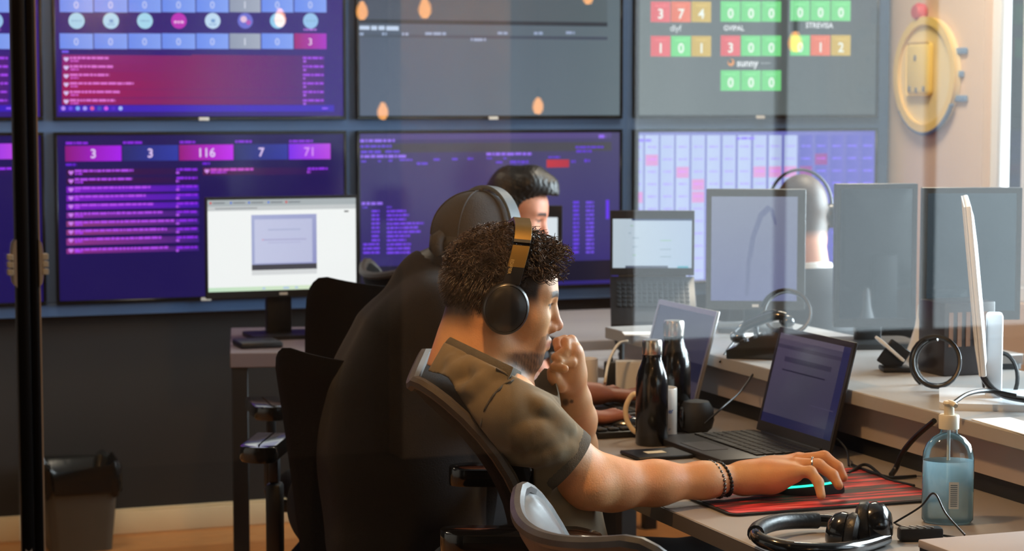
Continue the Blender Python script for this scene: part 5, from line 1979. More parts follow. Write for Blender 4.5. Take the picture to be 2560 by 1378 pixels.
def hairs(name, parent, roots, m, n_pts=7):
    """roots: list of (points, r0, r1) strands, swept as thin three-sided tubes in one mesh"""
    V, Fq = [], []
    k = 0
    for pts, r0, r1 in roots:
        P = np.array(pts)
        t = np.gradient(P, axis=0)
        t /= np.linalg.norm(t, axis=1)[:, None] + 1e-9
        ref = np.array([0.3, 0.5, 0.81])
        a = np.cross(t, ref)
        a /= np.linalg.norm(a, axis=1)[:, None] + 1e-9
        b = np.cross(t, a)
        n = len(P)
        rr = np.linspace(r0, r1, n)[:, None]
        ring = []
        for g in range(3):
            w = 2 * math.pi * g / 3
            ring.append(P + (a * math.cos(w) + b * math.sin(w)) * rr)
        V.append(np.stack(ring, 1).reshape(-1, 3))
        base = np.arange(n - 1)[:, None] * 3 + k
        for g in range(3):
            h = (g + 1) % 3
            Fq.append(np.concatenate([base + g, base + h, base + 3 + h, base + 3 + g], 1))
        k += n * 3
    v = np.concatenate(V).astype(np.float32)
    q = np.concatenate(Fq).astype(np.int32)
    me = bpy.data.meshes.new(name)
    me.vertices.add(len(v))
    me.vertices.foreach_set('co', v.ravel())
    me.loops.add(len(q) * 4)
    me.loops.foreach_set('vertex_index', q.ravel())
    me.polygons.add(len(q))
    me.polygons.foreach_set('loop_start', (np.arange(len(q)) * 4).astype(np.int32))
    me.polygons.foreach_set('use_smooth', np.ones(len(q), dtype=bool))
    me.update(calc_edges=True)
    me.materials.append(m)
    return link(name, me, parent)


M_hair = mat('dark_brown_hair', (54, 39, 30), 0.36, var=0.35, vscale=60, spec=0.6)
M_hair_black = mat('black_hair', (22, 19, 19), 0.45, spec=0.5)

# ---------------------------------------------------------------- MAN ONE: olive T-shirt, headphones
HM = Matrix.Translation(W(1260, 746, 3.66)) @ Matrix.Rotation(math.radians(-14), 4, 'Z') @ Matrix.Rotation(math.radians(9), 4, 'Y') @ Matrix.Scale(0.95, 4)
man1 = thing('person', 'person in an olive grey T-shirt and headphones, chin on hand', 'person', (1.2, 3.45, 0))
Minv1 = Matrix.Translation((-1.2, -3.45, 0))


def into(o, par):
    """geometry was laid out in world space: keep it there under its parent"""
    o.matrix_parent_inverse = par.matrix_world.inverted() if par.matrix_world.translation.length else Matrix.Translation(-par.location)
    return o


H1 = 0.0028
body = Field((0.95, 3.02, 0.60), (1.98, 3.92, 1.24), H1)
P = head_shape(body, HM, ears=False)
neck0 = W(1178, 925, 3.66)
body.cone(P(-0.035, 0, -0.03), P(-0.045, 0, -0.07), 0.052, 0.052, 0.03)
body.cone(P(-0.040, 0, -0.06), neck0, 0.055, 0.064, 0.03)
body.cone(P(-0.02, 0, -0.07), P(-0.055, 0, -0.16), 0.040, 0.046, 0.03)
# trunk under the shirt
chest = W(1215, 1045, 3.67)
hip = W(1275, 1330, 3.66)
body.cone(neck0, chest, 0.06, 0.08, 0.05)
body.cone(chest, hip, 0.085, 0.085, 0.05)
# right (near) arm
sh_r = W(1258, 1028, 3.49)
el_r = W(1486, 1210, 3.535)
wr_r = W(1862, 1196, 3.655)
kn_r = W(1985, 1172, 3.69)
body.cone(chest, sh_r, 0.07, 0.058, 0.04)
body.chain([sh_r, W(1380, 1130, 3.51), W(1462, 1198, 3.53)], [0.060, 0.050, 0.043], 0.03)
body.chain([W(1445, 1185, 3.53), W(1530, 1212, 3.55), W(1640, 1208, 3.585), W(1760, 1201, 3.62), wr_r], [0.045, 0.042, 0.0355, 0.028, 0.0228], 0.03, flat=((0, 0, 1), 0.94))
body.ell(W(1474, 1226, 3.50), (0.032, 0.028, 0.028), 0.03)
# right hand lying over the mouse: palm, then fingers
up = Vector((0, 0, 1))
body.chain([wr_r, W(1915, 1186, 3.665), W(1985, 1170, 3.665)], [0.0235, 0.026, 0.0215], 0.02, flat=((0, 0, 1), 0.85))
body.chain([wr_r, W(1925, 1182, 3.70), W(1997, 1156, 3.715)], [0.0225, 0.024, 0.018], 0.02)
body.chain([wr_r, W(1930, 1196, 3.645), W(1984, 1184, 3.632)], [0.0215, 0.022, 0.017], 0.02)
FR = [  # little, ring, middle, index : joints from knuckle to tip
    ([W(1978, 1180, 3.630), W(2026, 1180, 3.622), W(2046, 1206, 3.612), W(2053, 1240, 3.602)], [0.0115, 0.0100, 0.0090, 0.0078]),
    ([W(1990, 1162, 3.655), W(2046, 1163, 3.648), W(2082, 1188, 3.640), W(2097, 1214, 3.632)], [0.0125, 0.0108, 0.0096, 0.0082]),
    ([W(1998, 1153, 3.685), W(2060, 1143, 3.683), W(2094, 1168, 3.676), W(2108, 1194, 3.672)], [0.0130, 0.0110, 0.0098, 0.0084]),
    ([W(2000, 1152, 3.718), W(2052, 1150, 3.718), W(2080, 1172, 3.715), W(2094, 1192, 3.712)], [0.0130, 0.0110, 0.0098, 0.0084]),
]
for pts, rs in FR:
    body.chain(pts, rs, 0.0045)
body.chain([W(1915, 1195, 3.72), W(1960, 1200, 3.745), W(2000, 1207, 3.750)], [0.016, 0.0125, 0.010], 0.008)
# left (far) arm: elbow on the desk, forearm up, loose fist at the mouth
sh_l = W(1268, 1030, 3.85)
el_l = W(1432, 1118, 3.93)
wr_l = W(1424, 972, 3.80)
body.cone(chest, sh_l, 0.07, 0.056, 0.04)
body.chain([sh_l, W(1370, 1085, 3.90), el_l], [0.056, 0.048, 0.040], 0.03)
body.chain([el_l, W(1434, 1050, 3.865), W(1430, 1000, 3.82), wr_l], [0.040, 0.037, 0.0285, 0.0245], 0.03)
# palm from wrist to knuckles (the little-finger side faces the glass)
body.chain([wr_l, W(1428, 935, 3.775), W(1432, 892, 3.755)], [0.024, 0.027, 0.023], 0.02, flat=((1, 0, 0), 0.85))
body.chain([wr_l, W(1418, 930, 3.745), W(1430, 880, 3.728)], [0.021, 0.023, 0.018], 0.02)
FL = [
    # index, middle (top pair), ring, little: bent over towards the mouth, tips turned back
    ([W(1436, 872, 3.770), W(1412, 852, 3.772), W(1394, 856, 3.760), W(1396, 874, 3.745)], [0.0125, 0.0112, 0.0100, 0.0085]),
    ([W(1438, 872, 3.745), W(1428, 852, 3.735), W(1414, 856, 3.722), W(1417, 874, 3.712)], [0.0125, 0.0112, 0.0100, 0.0085]),
    ([W(1434, 890, 3.728), W(1408, 884, 3.712), W(1390, 894, 3.708), W(1400, 904, 3.698)], [0.0120, 0.0106, 0.0094, 0.0080]),
    ([W(1428, 905, 3.715), W(1400, 908, 3.702), W(1386, 918, 3.698), W(1412, 922, 3.682)], [0.0115, 0.0098, 0.0088, 0.0078]),
]
for pts, rs in FL:
    body.chain(pts, [q * 0.93 for q in rs], 0.0022)
body.chain([W(1418, 962, 3.76), W(1398, 962, 3.728), W(1386, 944, 3.712), W(1380, 930, 3.712)], [0.0165, 0.0135, 0.0115, 0.0095], 0.005)


CH1 = Matrix.Translation((1.458, 3.347, 0)) @ Matrix.Rotation(math.radians(-20), 4, 'Z')


def clear_of_chair(F):
    """the back presses against the chair: nothing of him behind the backrest"""
    R_ = CH1.to_3x3()
    F.plane_cut(CH1 @ Vector((-0.172, 0, 0.7)), R_ @ Vector((-1, 0, 0)), (0.9, 3.0, 0.4), (1.5, 3.95, 0.83))
    F.plane_cut(CH1 @ Vector((-0.175, 0, 0.79)), R_ @ Vector((-0.80, 0, -0.60)), (0.9, 3.0, 0.4), (1.5, 3.95, 0.97))


clear_of_chair(body)


def fade1(L):
    """clipped sides and nape of the scalp"""
    x, y, z = L[:, 0], np.abs(L[:, 1]), L[:, 2]
    side = smoothstep(-0.075, 0.0, z + 0.35 * np.clip(x, -0.2, 0)) * smoothstep(0.052, 0.034, x)
    top = smoothstep(0.055, 0.075, z)
    line = smoothstep(0.062, 0.046, x - 0.35 * np.clip(z - 0.05, 0, 1)) * smoothstep(-0.01, 0.02, z)
    back = smoothstep(-0.085, -0.03, z) * smoothstep(-0.04, -0.07, x)
    return np.clip(np.maximum(np.maximum(side * smoothstep(0.03, 0.0, x) * 0.0 + line, top), back * 0.9), 0, 1)


def not_hand(v):
    d = np.full(len(v), 1.0)
    for pts in [f[0] for f in FL] + [[wr_l, W(1428, 935, 3.775), W(1432, 892, 3.755)], [wr_l, W(1418, 930, 3.745), W(1430, 880, 3.728)], [W(1418, 962, 3.76), W(1398, 962, 3.728), W(1386, 944, 3.712), W(1380, 930, 3.712)]]:
        for a_, b_ in zip(pts[:-1], pts[1:]):
            a = np.array(a_)
            u = np.array(b_) - a
            t = np.clip(((v - a) @ u) / (u @ u), 0, 1)
            d = np.minimum(d, np.linalg.norm(v - a - t[:, None] * u, axis=1))
    lim = 0.0135
    return smoothstep(lim, lim + 0.004, d) * (local(v, HM)[:, 0] < 0.105)


sk = skin_colours(HM, (206, 158, 112), (38, 27, 22), 0.92, fade=fade1, keep=not_hand)


def sk_mark(v):
    """small dark tattoo on the inside of the raised forearm"""
    c = sk(v)
    for (u_, v_), rx_ in (((1414, 1006), 0.009), ((1429, 1004), 0.005)):
        r_ = np.array(ray(u_, v_).normalized())
        q = v - np.array(CAM)
        along = q @ r_
        d_ = np.linalg.norm(q - along[:, None] * r_, axis=1)
        c = blend(c, srgb((58, 48, 46)), 0.8 * smoothstep(rx_, rx_ * 0.4, d_) * (along > 3.65))
    return c


ob = into(field_obj(body, 'body', M_skin, man1, sk_mark, 1), man1)
del body

# shirt
H2 = 0.0032
sf = Field((0.93, 3.05, 0.55), (1.62, 3.92, 1.08), H2)
nb = W(1172, 905, 3.66)
for zz in (3.575, 3.665, 3.755):
    e = 0.0 if zz == 3.665 else -0.012
    sf.chain([W(1184, 960, zz), W(1262, 1090, zz), W(1335, 1250, zz), W(1370, 1380, zz)], [0.074 + e, 0.092 + e, 0.096 + e, 0.105 + e], 0.05)
sf.cone(W(1165, 950, 3.60), W(1168, 950, 3.72), 0.066, 0.066, 0.05)
sf.cone(W(1160, 935, 3.66), sh_r, 0.062, 0.068, 0.05)
sf.cone(W(1160, 935, 3.66), sh_l, 0.062, 0.066, 0.05)
sf.cone(W(1178, 930, 3.66), W(1140, 868, 3.66), 0.072, 0.070, 0.03)
sf.cone(W(1240, 1040, 3.66), W(1300, 975, 3.72), 0.085, 0.062, 0.05)
# sleeves, cut square at the hem
hem_r = W(1412, 1163, 3.515)
sf.cone(sh_r, hem_r, 0.072, 0.0635, 0.03, cap=True)
hem_l = W(1380, 1092, 3.91)
sf.cone(sh_l, hem_l, 0.070, 0.060, 0.03, cap=True)
# folds
fold = [([(1180, 905), (1215, 930), (1290, 935)], 3.58, 0.010), ([(1130, 900), (1150, 940), (1120, 985)], 3.60, 0.010), ([(1105, 960), (1160, 925), (1200, 900)], 3.58, 0.009),
        ([(1290, 1085), (1350, 1078), (1425, 1062)], 3.44, 0.010), ([(1285, 1105), (1345, 1108), (1400, 1098)], 3.44, 0.009),
        ([(1310, 1155), (1360, 1140), (1420, 1120)], 3.44, 0.008), ([(1330, 1000), (1370, 1030), (1420, 1075)], 3.45, 0.010), ([(1120, 990), (1180, 975), (1230, 935)], 3.53, 0.008)]


def surface_hit(F, u, v):
    """first point of a field along a pixel's ray"""
    r = ray(u, v)
    zz = np.arange(3.2, 4.0, 0.004)
    for z in zz:
        p = CAM + r * float(z)
        ijk = [int(round((p[i] - F.lo[i]) / F.h)) for i in range(3)]
        if all(0 <= ijk[i] < F.n[i] for i in range(3)) and F.F[tuple(ijk)] < 0:
            return p
    return None


hits = []
for pts, z, r in fold:
    path = []
    for u, v in [tuple(np.array(pts[i]) * (1 - t) + np.array(pts[i + 1]) * t) for i in range(len(pts) - 1) for t in (0, 0.5)] + [pts[-1]]:
        h = surface_hit(sf, u, v)
        if h is not None:
            path.append(h)
    if len(path) > 2:
        hits.append((path, r))
for path, r in hits:
    n = len(path)
    rs = [r * (0.45 + 0.55 * math.sin(math.pi * i / (n - 1))) for i in range(n)]
    sf.chain([p + Vector((0.001, 0.002, 0)) for p in path], [1.15 * q for q in rs], 0.018)
# neck opening
sf.cone(W(1186, 900, 3.66), W(1190, 820, 3.66), 0.069, 0.085, 0.004, cut=True)
sf.cone(W(1215, 905, 3.66), W(1275, 850, 3.67), 0.066, 0.09, 0.01, cut=True)
lineD = (W(1295, 941, 3.62) - W(1112, 852, 3.62)).normalized()
nrm = ray(1205, 902).normalized().cross(lineD)
if nrm.z < 0:
    nrm = -nrm
pc = W(1205, 901, 3.62)
sf.plane_cut(pc, nrm, (0.98, 3.14, 0.90), (1.34, 3.66, 1.08))
clear_of_chair(sf)
ld2 = (W(1058, 948, 3.62) - W(1114, 850, 3.62)).normalized()
n2 = ray(1085, 900).normalized().cross(ld2)
if n2.x > 0:
    n2 = -n2
sf.plane_cut(W(1086, 899, 3.62), n2, (0.9, 3.14, 0.93), (1.3, 3.9, 1.08))
seams = []
for path_ in ([(1240, 921), (1262, 934), (1284, 950)], [(1284, 950), (1258, 962), (1232, 988), (1212, 1022), (1202, 1060), (1200, 1085)]):
    pts_ = []
    for (u0_, v0_), (u1_, v1_) in zip(path_[:-1], path_[1:]):
        for t_ in (0.0, 0.34, 0.67):
            h_ = surface_hit(sf, u0_ + (u1_ - u0_) * t_, v0_ + (v1_ - v0_) * t_)
            if h_ is not None:
                pts_.append(h_ - ray(1240, 960).normalized() * 0.0021)
    if len(pts_) > 2:
        seams.append(pts_)
near_ = []
for u_ in (1119, 1150, 1185, 1220, 1255, 1285):
    v_ = 852 + (u_ - 1112) * (941 - 852) / (1295 - 1112)
    h_ = surface_hit(sf, u_, v_ + 8)
    if h_ is not None:
        near_.append((u_, v_, min(pxof(h_)[2], 3.66)))
near_ = near_ or [(1200, 900, 3.58)]
hole = [W(u_, v_ + 1, min(z_ + 0.014, 3.662)) for u_, v_, z_ in near_] + [W(1298, 944, 3.68)] + [W(u_ + 4, v_ + 1, 7.34 - z_ - 0.03) for u_, v_, z_ in near_[::-1]]
ob = into(field_obj(sf, 'shirt', M_shirt, man1, None, 2), man1)
for pts_ in seams:
    into(MB().tube(bez(pts_, 30), 0.0017, 6).build('shoulder_seam', M_shirt_trim, man1), man1)
hc = sum(hole, Vector()) / len(hole)
loopc = bez(hole + [hole[0]], 48)[:-1]
rows_ = []
for c_ in loopc:
    out_ = (c_ - hc)
    out_ = (out_ - nrm * out_.dot(nrm)).normalized()
    rows_.append([c_ + nrm * a_ + out_ * b_ for a_, b_ in ((-0.012, 0.006), (0.0, 0.0045), (0.009, 0.001), (0.0105, -0.0015), (0.009, -0.004), (-0.012, -0.001))])
rows_.append(rows_[0])
into(MB().grid(rows_, True).build('collar_band', M_shirt_trim, man1), man1)
del sf
# rib round the neck, sleeve hem and shoulder seam
ring = [W(1120 + 0, 862, 3.66)]
col_pts = []
cc = W(1188, 890, 3.66)
axn = (W(1200, 860, 3.66) - W(1178, 930, 3.66)).normalized()
e1 = axn.orthogonal().normalized()
e2 = axn.cross(e1)
dirh = (sh_r - W(1398, 1150, 3.513)).normalized()
h1 = dirh.orthogonal().normalized()
h2 = dirh.cross(h1)
rg = [hem_r + dirh * 0.010 + (h1 * math.cos(a) + h2 * math.sin(a)) * 0.0637 for a in [2 * math.pi * i / 40 for i in range(40)]]
rib = []
for i in range(41):
    a = 2 * math.pi * i / 40
    rib.append([hem_r + dirh * (0.0005 + 0.021 * t) + (h1 * math.cos(a) + h2 * math.sin(a)) * (0.0645 + 0.0006 * math.sin(t * math.pi)) for t in (0, 0.1, 0.5, 0.9, 1.0)])
mb = MB()
mb.grid([list(r) for r in zip(*rib)])
into(mb.build('sleeve_hem', M_shirt_trim, man1, recalc=True), man1)
# trousers and shoes (in shade below the desk)
tf = Field((1.0, 3.1, 0.0), (2.02, 3.86, 0.70), 0.007)
hipc = Vector((1.27, 3.47, 0.565))
tf.ell(hipc, (0.15, 0.19, 0.105), 0.03)
for sy in (-1, 1):
    kn = Vector((1.72, 3.47 + sy * 0.13, 0.535))
    an = Vector((1.70, 3.47 + sy * 0.12, 0.12))
    tf.chain([hipc + Vector((0.05, sy * 0.09, 0.0)), kn, an], [0.085, 0.062, 0.05], 0.03)
into(field_obj(tf, 'trousers', M_trouser, man1, None, 1), man1)
for sy in (-1, 1):
    sfz = Field((1.60, 3.20, 0.0), (1.95, 3.74, 0.16), 0.006)
    sfz.chain([(1.69, 3.47 + sy * 0.12, 0.085), (1.74, 3.47 + sy * 0.12, 0.052), (1.84, 3.47 + sy * 0.125, 0.042)], [0.052, 0.044, 0.036], 0.02)
    sfz.plane_cut((0, 0, 0.006), (0, 0, -1))
    into(field_obj(sfz, 'shoe', M_black, man1, None, 1), man1)

# hair: curls on top, clipped back and sides
Rh = HM.to_3x3()


def scalp(th, ph):
    """point on the skull and its outward direction in head space (th round the vertical, ph up from the ear line)"""
    dx, dy, dz = math.cos(ph) * math.cos(th), math.cos(ph) * math.sin(th), math.sin(ph)
    n = Vector((dx / 0.095, dy / 0.074, dz / 0.088))
    return Vector((-0.012 + 0.095 * dx, 0.074 * dy, 0.028 + 0.088 * dz)), n.normalized()


rr = random.Random(11)
strands = []
while len(strands) < 8200:
    th = rr.uniform(-math.pi, math.pi)
    ph = math.asin(rr.uniform(-0.78, 1.0))
    p, n = scalp(th, ph)
    x, y, z = p
    # hairline at the forehead and temples, clipped zone low at the sides and back
    if x > 0.050 + 0.25 * max(0, z - 0.07) and z < 0.082:
        continue
    if x > 0.015 and z < 0.050:
        continue
    if z < -0.046 or (z < -0.01 and x > -0.03):
        continue
    long = float(smoothstep(0.02, 0.07, np.array(z + 0.25 * max(0, x)))) * (0.75 + 0.25 * float(smoothstep(-0.08, 0.04, np.array(x))))
    q = []
    if rr.random() > long * 1.3:
        ln = rr.uniform(0.010, 0.017) * (0.6 + 0.6 * max(0, min(1, (z + 0.05) / 0.08)))
        sw = Vector((rr.uniform(-0.5, 0.1), rr.uniform(-0.3, 0.3), -0.9))
        d = (n * 0.55 + sw).normalized()
        for i in range(5):
            t = i / 4
            q.append(T(HM, p + n * (0.001 + 0.004 * math.sin(t * 2.0)) + d * (ln * t))[:])
        strands.append((q, 0.0009, 0.0004))
        continue
    ln = rr.uniform(0.020, 0.038) * (0.45 + 0.6 * long)
    front = float(smoothstep(0.015, 0.055, np.array(x)))
    ln *= 1 + 0.55 * front
    cr = rr.uniform(0.0035, 0.0075)
    turns = rr.uniform(0.8, 1.9) * (1 + 0.4 * front)
    # neighbouring hairs share a lock's direction
    c1, c2, c3_ = math.sin(th * 9 + z * 60), math.sin(th * 7 - z * 95 + 1.3), math.sin(x * 120 + y * 90)
    lean = Vector((0.25 + 0.45 * c1 + 0.7 * front, 0.55 * c2, 0.1 + 0.3 * c3_))
    d = (n * 1.0 + lean * 0.75 + Vector((rr.uniform(-.2, .2), rr.uniform(-.2, .2), rr.uniform(-.2, .2)))).normalized()
    a = d.orthogonal().normalized()
    b = d.cross(a)
    ph0 = 2.5 * c1 + 2 * c2 + rr.uniform(-0.7, 0.7)
    m = 15
    for i in range(m):
        t = i / (m - 1)
        w = ph0 + turns * 2 * math.pi * t
        c = cr * min(1, t * 3)
        q.append(T(HM, p - n * 0.003 + d * (ln * t) + a * (c * math.cos(w)) + b * (c * math.sin(w)) + Vector((0.25, 0, -0.55)) * (ln * 0.35 * t * t))[:])
    strands.append((q, 0.00105, 0.0006))
o = into(hairs('hair', man1, strands, M_hair), man1)
o['kind'] = 'stuff'

# headphones on his head
M_hp = mat('satin_black_headphone', (22, 22, 23), 0.32, spec=0.6)
M_gold = mat('bronze_metal_band', (140, 112, 60), 0.34, metal=0.85)
hp = thing('headphones', 'black over-ear headphones with bronze band worn by the olive-shirted person', 'headphones', (1.2, 3.45, 0))


def HP(x, y, z):
    return T(HM, (x, y, z))


Rx = HM.to_3x3()
for s in (-1, 1):
    Mx = HM @ Matrix.Translation((-0.006, s * 0.086, -0.010)) @ Matrix.Rotation(math.radians(-90 * s), 4, 'X') @ Matrix.Rotation(math.radians(-4), 4, 'Z') @ Matrix.Diagonal((0.0415, 0.0470, 1, 1))
    o = into(MB().lathe([(0.0, -0.006), (0.93, -0.006), (1.0, -0.002), (1.0, 0.016), (0.97, 0.021), (0.90, 0.0235), (0.885, 0.0225), (0.86, 0.0235), (0.5, 0.027), (0.0, 0.028)], 48, Mx).build('ear_cup', M_hp, hp), hp)
    o2 = MB().lathe([(0.0, -0.024), (0.6, -0.024), (0.9, -0.022), (0.97, -0.014), (0.9, -0.0065), (0.0, -0.0065)], 40, Mx).build('ear_cushion', MATS['black_leatherette'], o)
    # yoke and arm up to the band
    y = s * 0.1005
    arm = [Vector((-0.004, s * 0.104, 0.034)), Vector((0.000, s * 0.100, 0.065)), Vector((0.004, s * 0.091, 0.092)), Vector((0.007, s * 0.076, 0.118)), Vector((0.008, s * 0.050, 0.137)), Vector((0.009, 0, 0.147))]
    C = bez(arm, 25)
    rows, rows_g = [], []
    for i, c in enumerate(C):
        t = (C[min(i + 1, len(C) - 1)] - C[max(i - 1, 0)]).normalized()
        fx = Vector((1, 0, 0.06))
        nn = t.cross(fx).normalized() * (1 if s > 0 else -1)
        w = 0.0148
        rows.append([T(HM, c + fx * (-w) - nn * 0.0035), T(HM, c + fx * w - nn * 0.0035), T(HM, c + fx * (w + 0.0008) + nn * 0.0), T(HM, c + fx * w + nn * 0.003), T(HM, c - fx * w + nn * 0.003), T(HM, c - fx * (w + 0.0008) + nn * 0.0)])
    cut = 13
    into(MB().grid(rows[:6], True).build('cup_arm', M_hp, hp), hp)
    into(MB().grid(rows[5:cut], True).build('bronze_slider', M_gold, hp), hp)
    into(MB().grid(rows[cut + 1:], True).build('headband', M_gold, hp), hp)
    into(MB().grid(rows[cut:cut + 2], True).build('joint', M_hp, hp), hp)
    if s < 0:
        # brand lettering down the slider
        vs, fs = text_mesh('EDIFIER', 0.0058)
        c = C[5]
        t = (C[7] - C[4]).normalized()
        fx = Vector((1, 0, 0.06)).normalized()
        nn = t.cross(fx).normalized() * -1
        mb = MB()
        mb._add([T(HM, c - t * px * 1.0 + fx * (py - 0.009) + nn * 0.0034) for px, py in vs], fs, False)
        into(mb.build('lettering', mat('pale_gold_print', (206, 176, 112), 0.4, metal=0.4), hp), hp)

# bracelets and ring
def bead_band(pts, r, m, name, label, n):
    t = thing(name, label, 'bracelet', (1.6, 3.3, 0))
    c, ax, R1, R2 = pts
    ax = ax.normalized()
    u1 = Vector((0, 0, 1))
    u1 = (u1 - ax * u1.dot(ax)).normalized()
    u2 = ax.cross(u1)
    me = None
    for i in range(n):
        a = 2 * math.pi * i / n
        p = c + u1 * (R1 * math.cos(a)) + u2 * (R2 * math.sin(a))
        if me is None:
            o = MB().ball((0, 0, 0), r, 10).build('bead', m, t)
            me = o.data
        else:
            o = link('bead', me, t)
        o.location = p - t.location
    return t


ax = (wr_r - W(1760, 1201, 3.62))
bead_band((W(1786, 1199, 3.630), ax + Vector((0.0, 0, 0.02)), 0.0305, 0.0315), 0.0042, mat('steel_beads', (120, 112, 104), 0.2, metal=0.9), 'bracelet', 'bracelet of shiny metal beads, nearer the elbow', 26)
bead_band((W(1806, 1198, 3.637), ax + Vector((0.0, 0, 0.02)), 0.0290, 0.0300), 0.0036, mat('black_beads', (22, 20, 20), 0.35), 'bracelet', 'bracelet of small black beads, nearer the hand', 28)
rp0, rp1 = FR[1][0][0], FR[1][0][1]
rc = rp0 + (rp1 - rp0) * 0.72
d = (rp1 - rp0).normalized()
a1 = d.orthogonal().normalized()
a2 = d.cross(a1)
rg = thing('finger_ring', 'silver ring on the hand holding the mouse', 'ring', rc)
MB().tube([(a1 * math.cos(2 * math.pi * i / 28) + a2 * math.sin(2 * math.pi * i / 28)) * 0.0122 for i in range(28)], 0.0016, 8, closed=True).build('band', M_chrome, rg)
MB().ball(Vector((0, 0, 0.0128)), (0.0025, 0.0025, 0.0018), 10).build('setting', M_chrome, rg)
# ---------------------------------------------------------------- MAN TWO: black T-shirt and cap, back turned
def rows_strip(C, fx, w, t, Mh):
    rows = []
    for i, c in enumerate(C):
        tg = (C[min(i + 1, len(C) - 1)] - C[max(i - 1, 0)]).normalized()
        nn = tg.cross(fx).normalized()
        rows.append([T(Mh, c - fx * w - nn * t), T(Mh, c + fx * w - nn * t), T(Mh, c + fx * (w + 0.001)), T(Mh, c + fx * w + nn * t), T(Mh, c - fx * w + nn * t), T(Mh, c - fx * (w + 0.001))])
    return rows


def arc_band(Mh, r_y, r_z, z0, x0, a0, a1, n=30):
    return [Vector((x0, r_y * math.sin(math.radians(a0 + (a1 - a0) * i / n)), z0 + r_z * math.cos(math.radians(a0 + (a1 - a0) * i / n)))) for i in range(n + 1)]


HM2 = Matrix.Translation(W(1198, 630, 4.33)) @ Matrix.Rotation(math.radians(22), 4, 'Z') @ Matrix.Rotation(math.radians(6), 4, 'Y') @ Matrix.Scale(0.95, 4)
man2 = thing('person', 'person in a black T-shirt and cap hunched with back turned', 'person', (1.3, 4.3, 0))
f2 = Field((1.0, 3.75, 0.55), (2.0, 4.75, 1.32), 0.005)
P2 = head_shape(f2, HM2)
f2.cone(P2(-0.03, 0, -0.05), W(1090, 720, 4.34), 0.058, 0.07, 0.03)
f2.chain([W(1090, 720, 4.34), W(1050, 900, 4.36), W(1020, 1250, 4.36)], [0.07, 0.11, 0.12], 0.05)
s2r, s2l = W(1100, 810, 4.17), W(1150, 790, 4.52)
f2.chain([s2r, W(1190, 1010, 4.16), W(1330, 1045, 4.28), W(1420, 1040, 4.38)], [0.055, 0.045, 0.036, 0.024], 0.03)
f2.chain([s2l, W(1260, 960, 4.60), W(1400, 985, 4.66), W(1490, 985, 4.68)], [0.055, 0.045, 0.036, 0.024], 0.03)
for e in (W(1420, 1040, 4.38), W(1490, 985, 4.68)):
    g = e + Vector((0.07, 0, -0.008))
    f2.cone(e, g, 0.024, 0.026, 0.02, flat=((0, 0, 1), 0.6))
    for kk, dy in enumerate((-0.027, -0.009, 0.009, 0.027)):
        f2.chain([g + Vector((0, dy * 0.8, 0)), g + Vector((0.045, dy, 0.006)), g + Vector((0.075 - 0.006 * abs(kk - 1.5), dy, -0.012))], [0.0105, 0.0095, 0.008], 0.004)
    f2.chain([e + Vector((0.02, 0.02, 0)), e + Vector((0.06, 0.045, 0)), e + Vector((0.09, 0.047, -0.01))], [0.014, 0.011, 0.009], 0.006)


def fade2(L):
    x, z = L[:, 0], L[:, 2]
    return np.clip(smoothstep(-0.10, -0.07, z) * smoothstep(0.0, -0.03, x), 0, 1)


into(field_obj(f2, 'body', M_skin, man2, skin_colours(HM2, (150, 96, 72), (24, 20, 20), 0.5, fade=fade2), 1), man2)
t2 = Field((0.88, 3.85, 0.42), (1.75, 4.85, 1.16), 0.006)
for zz, e in ((4.24, -0.02), (4.36, 0.0), (4.48, -0.02)):
    t2.chain([W(1092, 770, zz), W(1048, 860, zz), W(1010, 1000, zz), W(1005, 1150, zz), W(1015, 1340, zz)], [0.075 + e, 0.125 + e, 0.150 + e, 0.158 + e, 0.165 + e], 0.06)
t2.cone(W(1085, 740, 4.34), s2r, 0.068, 0.075, 0.05).cone(W(1085, 740, 4.34), s2l, 0.068, 0.075, 0.05)
t2.cone(W(1080, 750, 4.34), W(1082, 700, 4.34), 0.074, 0.064, 0.04)
t2.cone(s2r, W(1160, 950, 4.165), 0.078, 0.064, 0.04, cap=True).cone(s2l, W(1215, 895, 4.57), 0.078, 0.064, 0.04, cap=True)
t2.cone(W(1118, 690, 4.34), W(1150, 630, 4.34), 0.066, 0.09, 0.006, cut=True)
into(field_obj(t2, 'shirt', M_blacktee, man2, None, 2), man2)


def lower_body(par, hip, fwd, knee_d, name='trousers', m=None, h=0.01):
    f = Vector((math.cos(fwd), math.sin(fwd), 0))
    l = Vector((-f.y, f.x, 0))
    lo = Vector((hip.x - 0.75, hip.y - 0.75, 0))
    F = Field(lo, (hip.x + 0.75, hip.y + 0.75, hip.z + 0.16), h)
    F.chain([hip - l * 0.08, hip + l * 0.08], [0.115, 0.115], 0.04)
    for s in (-1, 1):
        kn = hip + f * knee_d + l * (0.12 * s) + Vector((0, 0, -0.02))
        an = Vector((kn.x, kn.y, 0.10))
        F.chain([hip + l * (0.08 * s), kn, an], [0.09, 0.064, 0.05], 0.03)
        F.cone(an - Vector((0, 0, 0.03)), an + f * 0.13 - Vector((0, 0, 0.052)), 0.046, 0.038, 0.02)
    F.plane_cut((0, 0, 0.008), (0, 0, -1))
    return into(field_obj(F, name, m or M_trouser, par, None, 1), par)


lower_body(man2, Vector((1.27, 4.30, 0.56)), math.radians(40), 0.42)

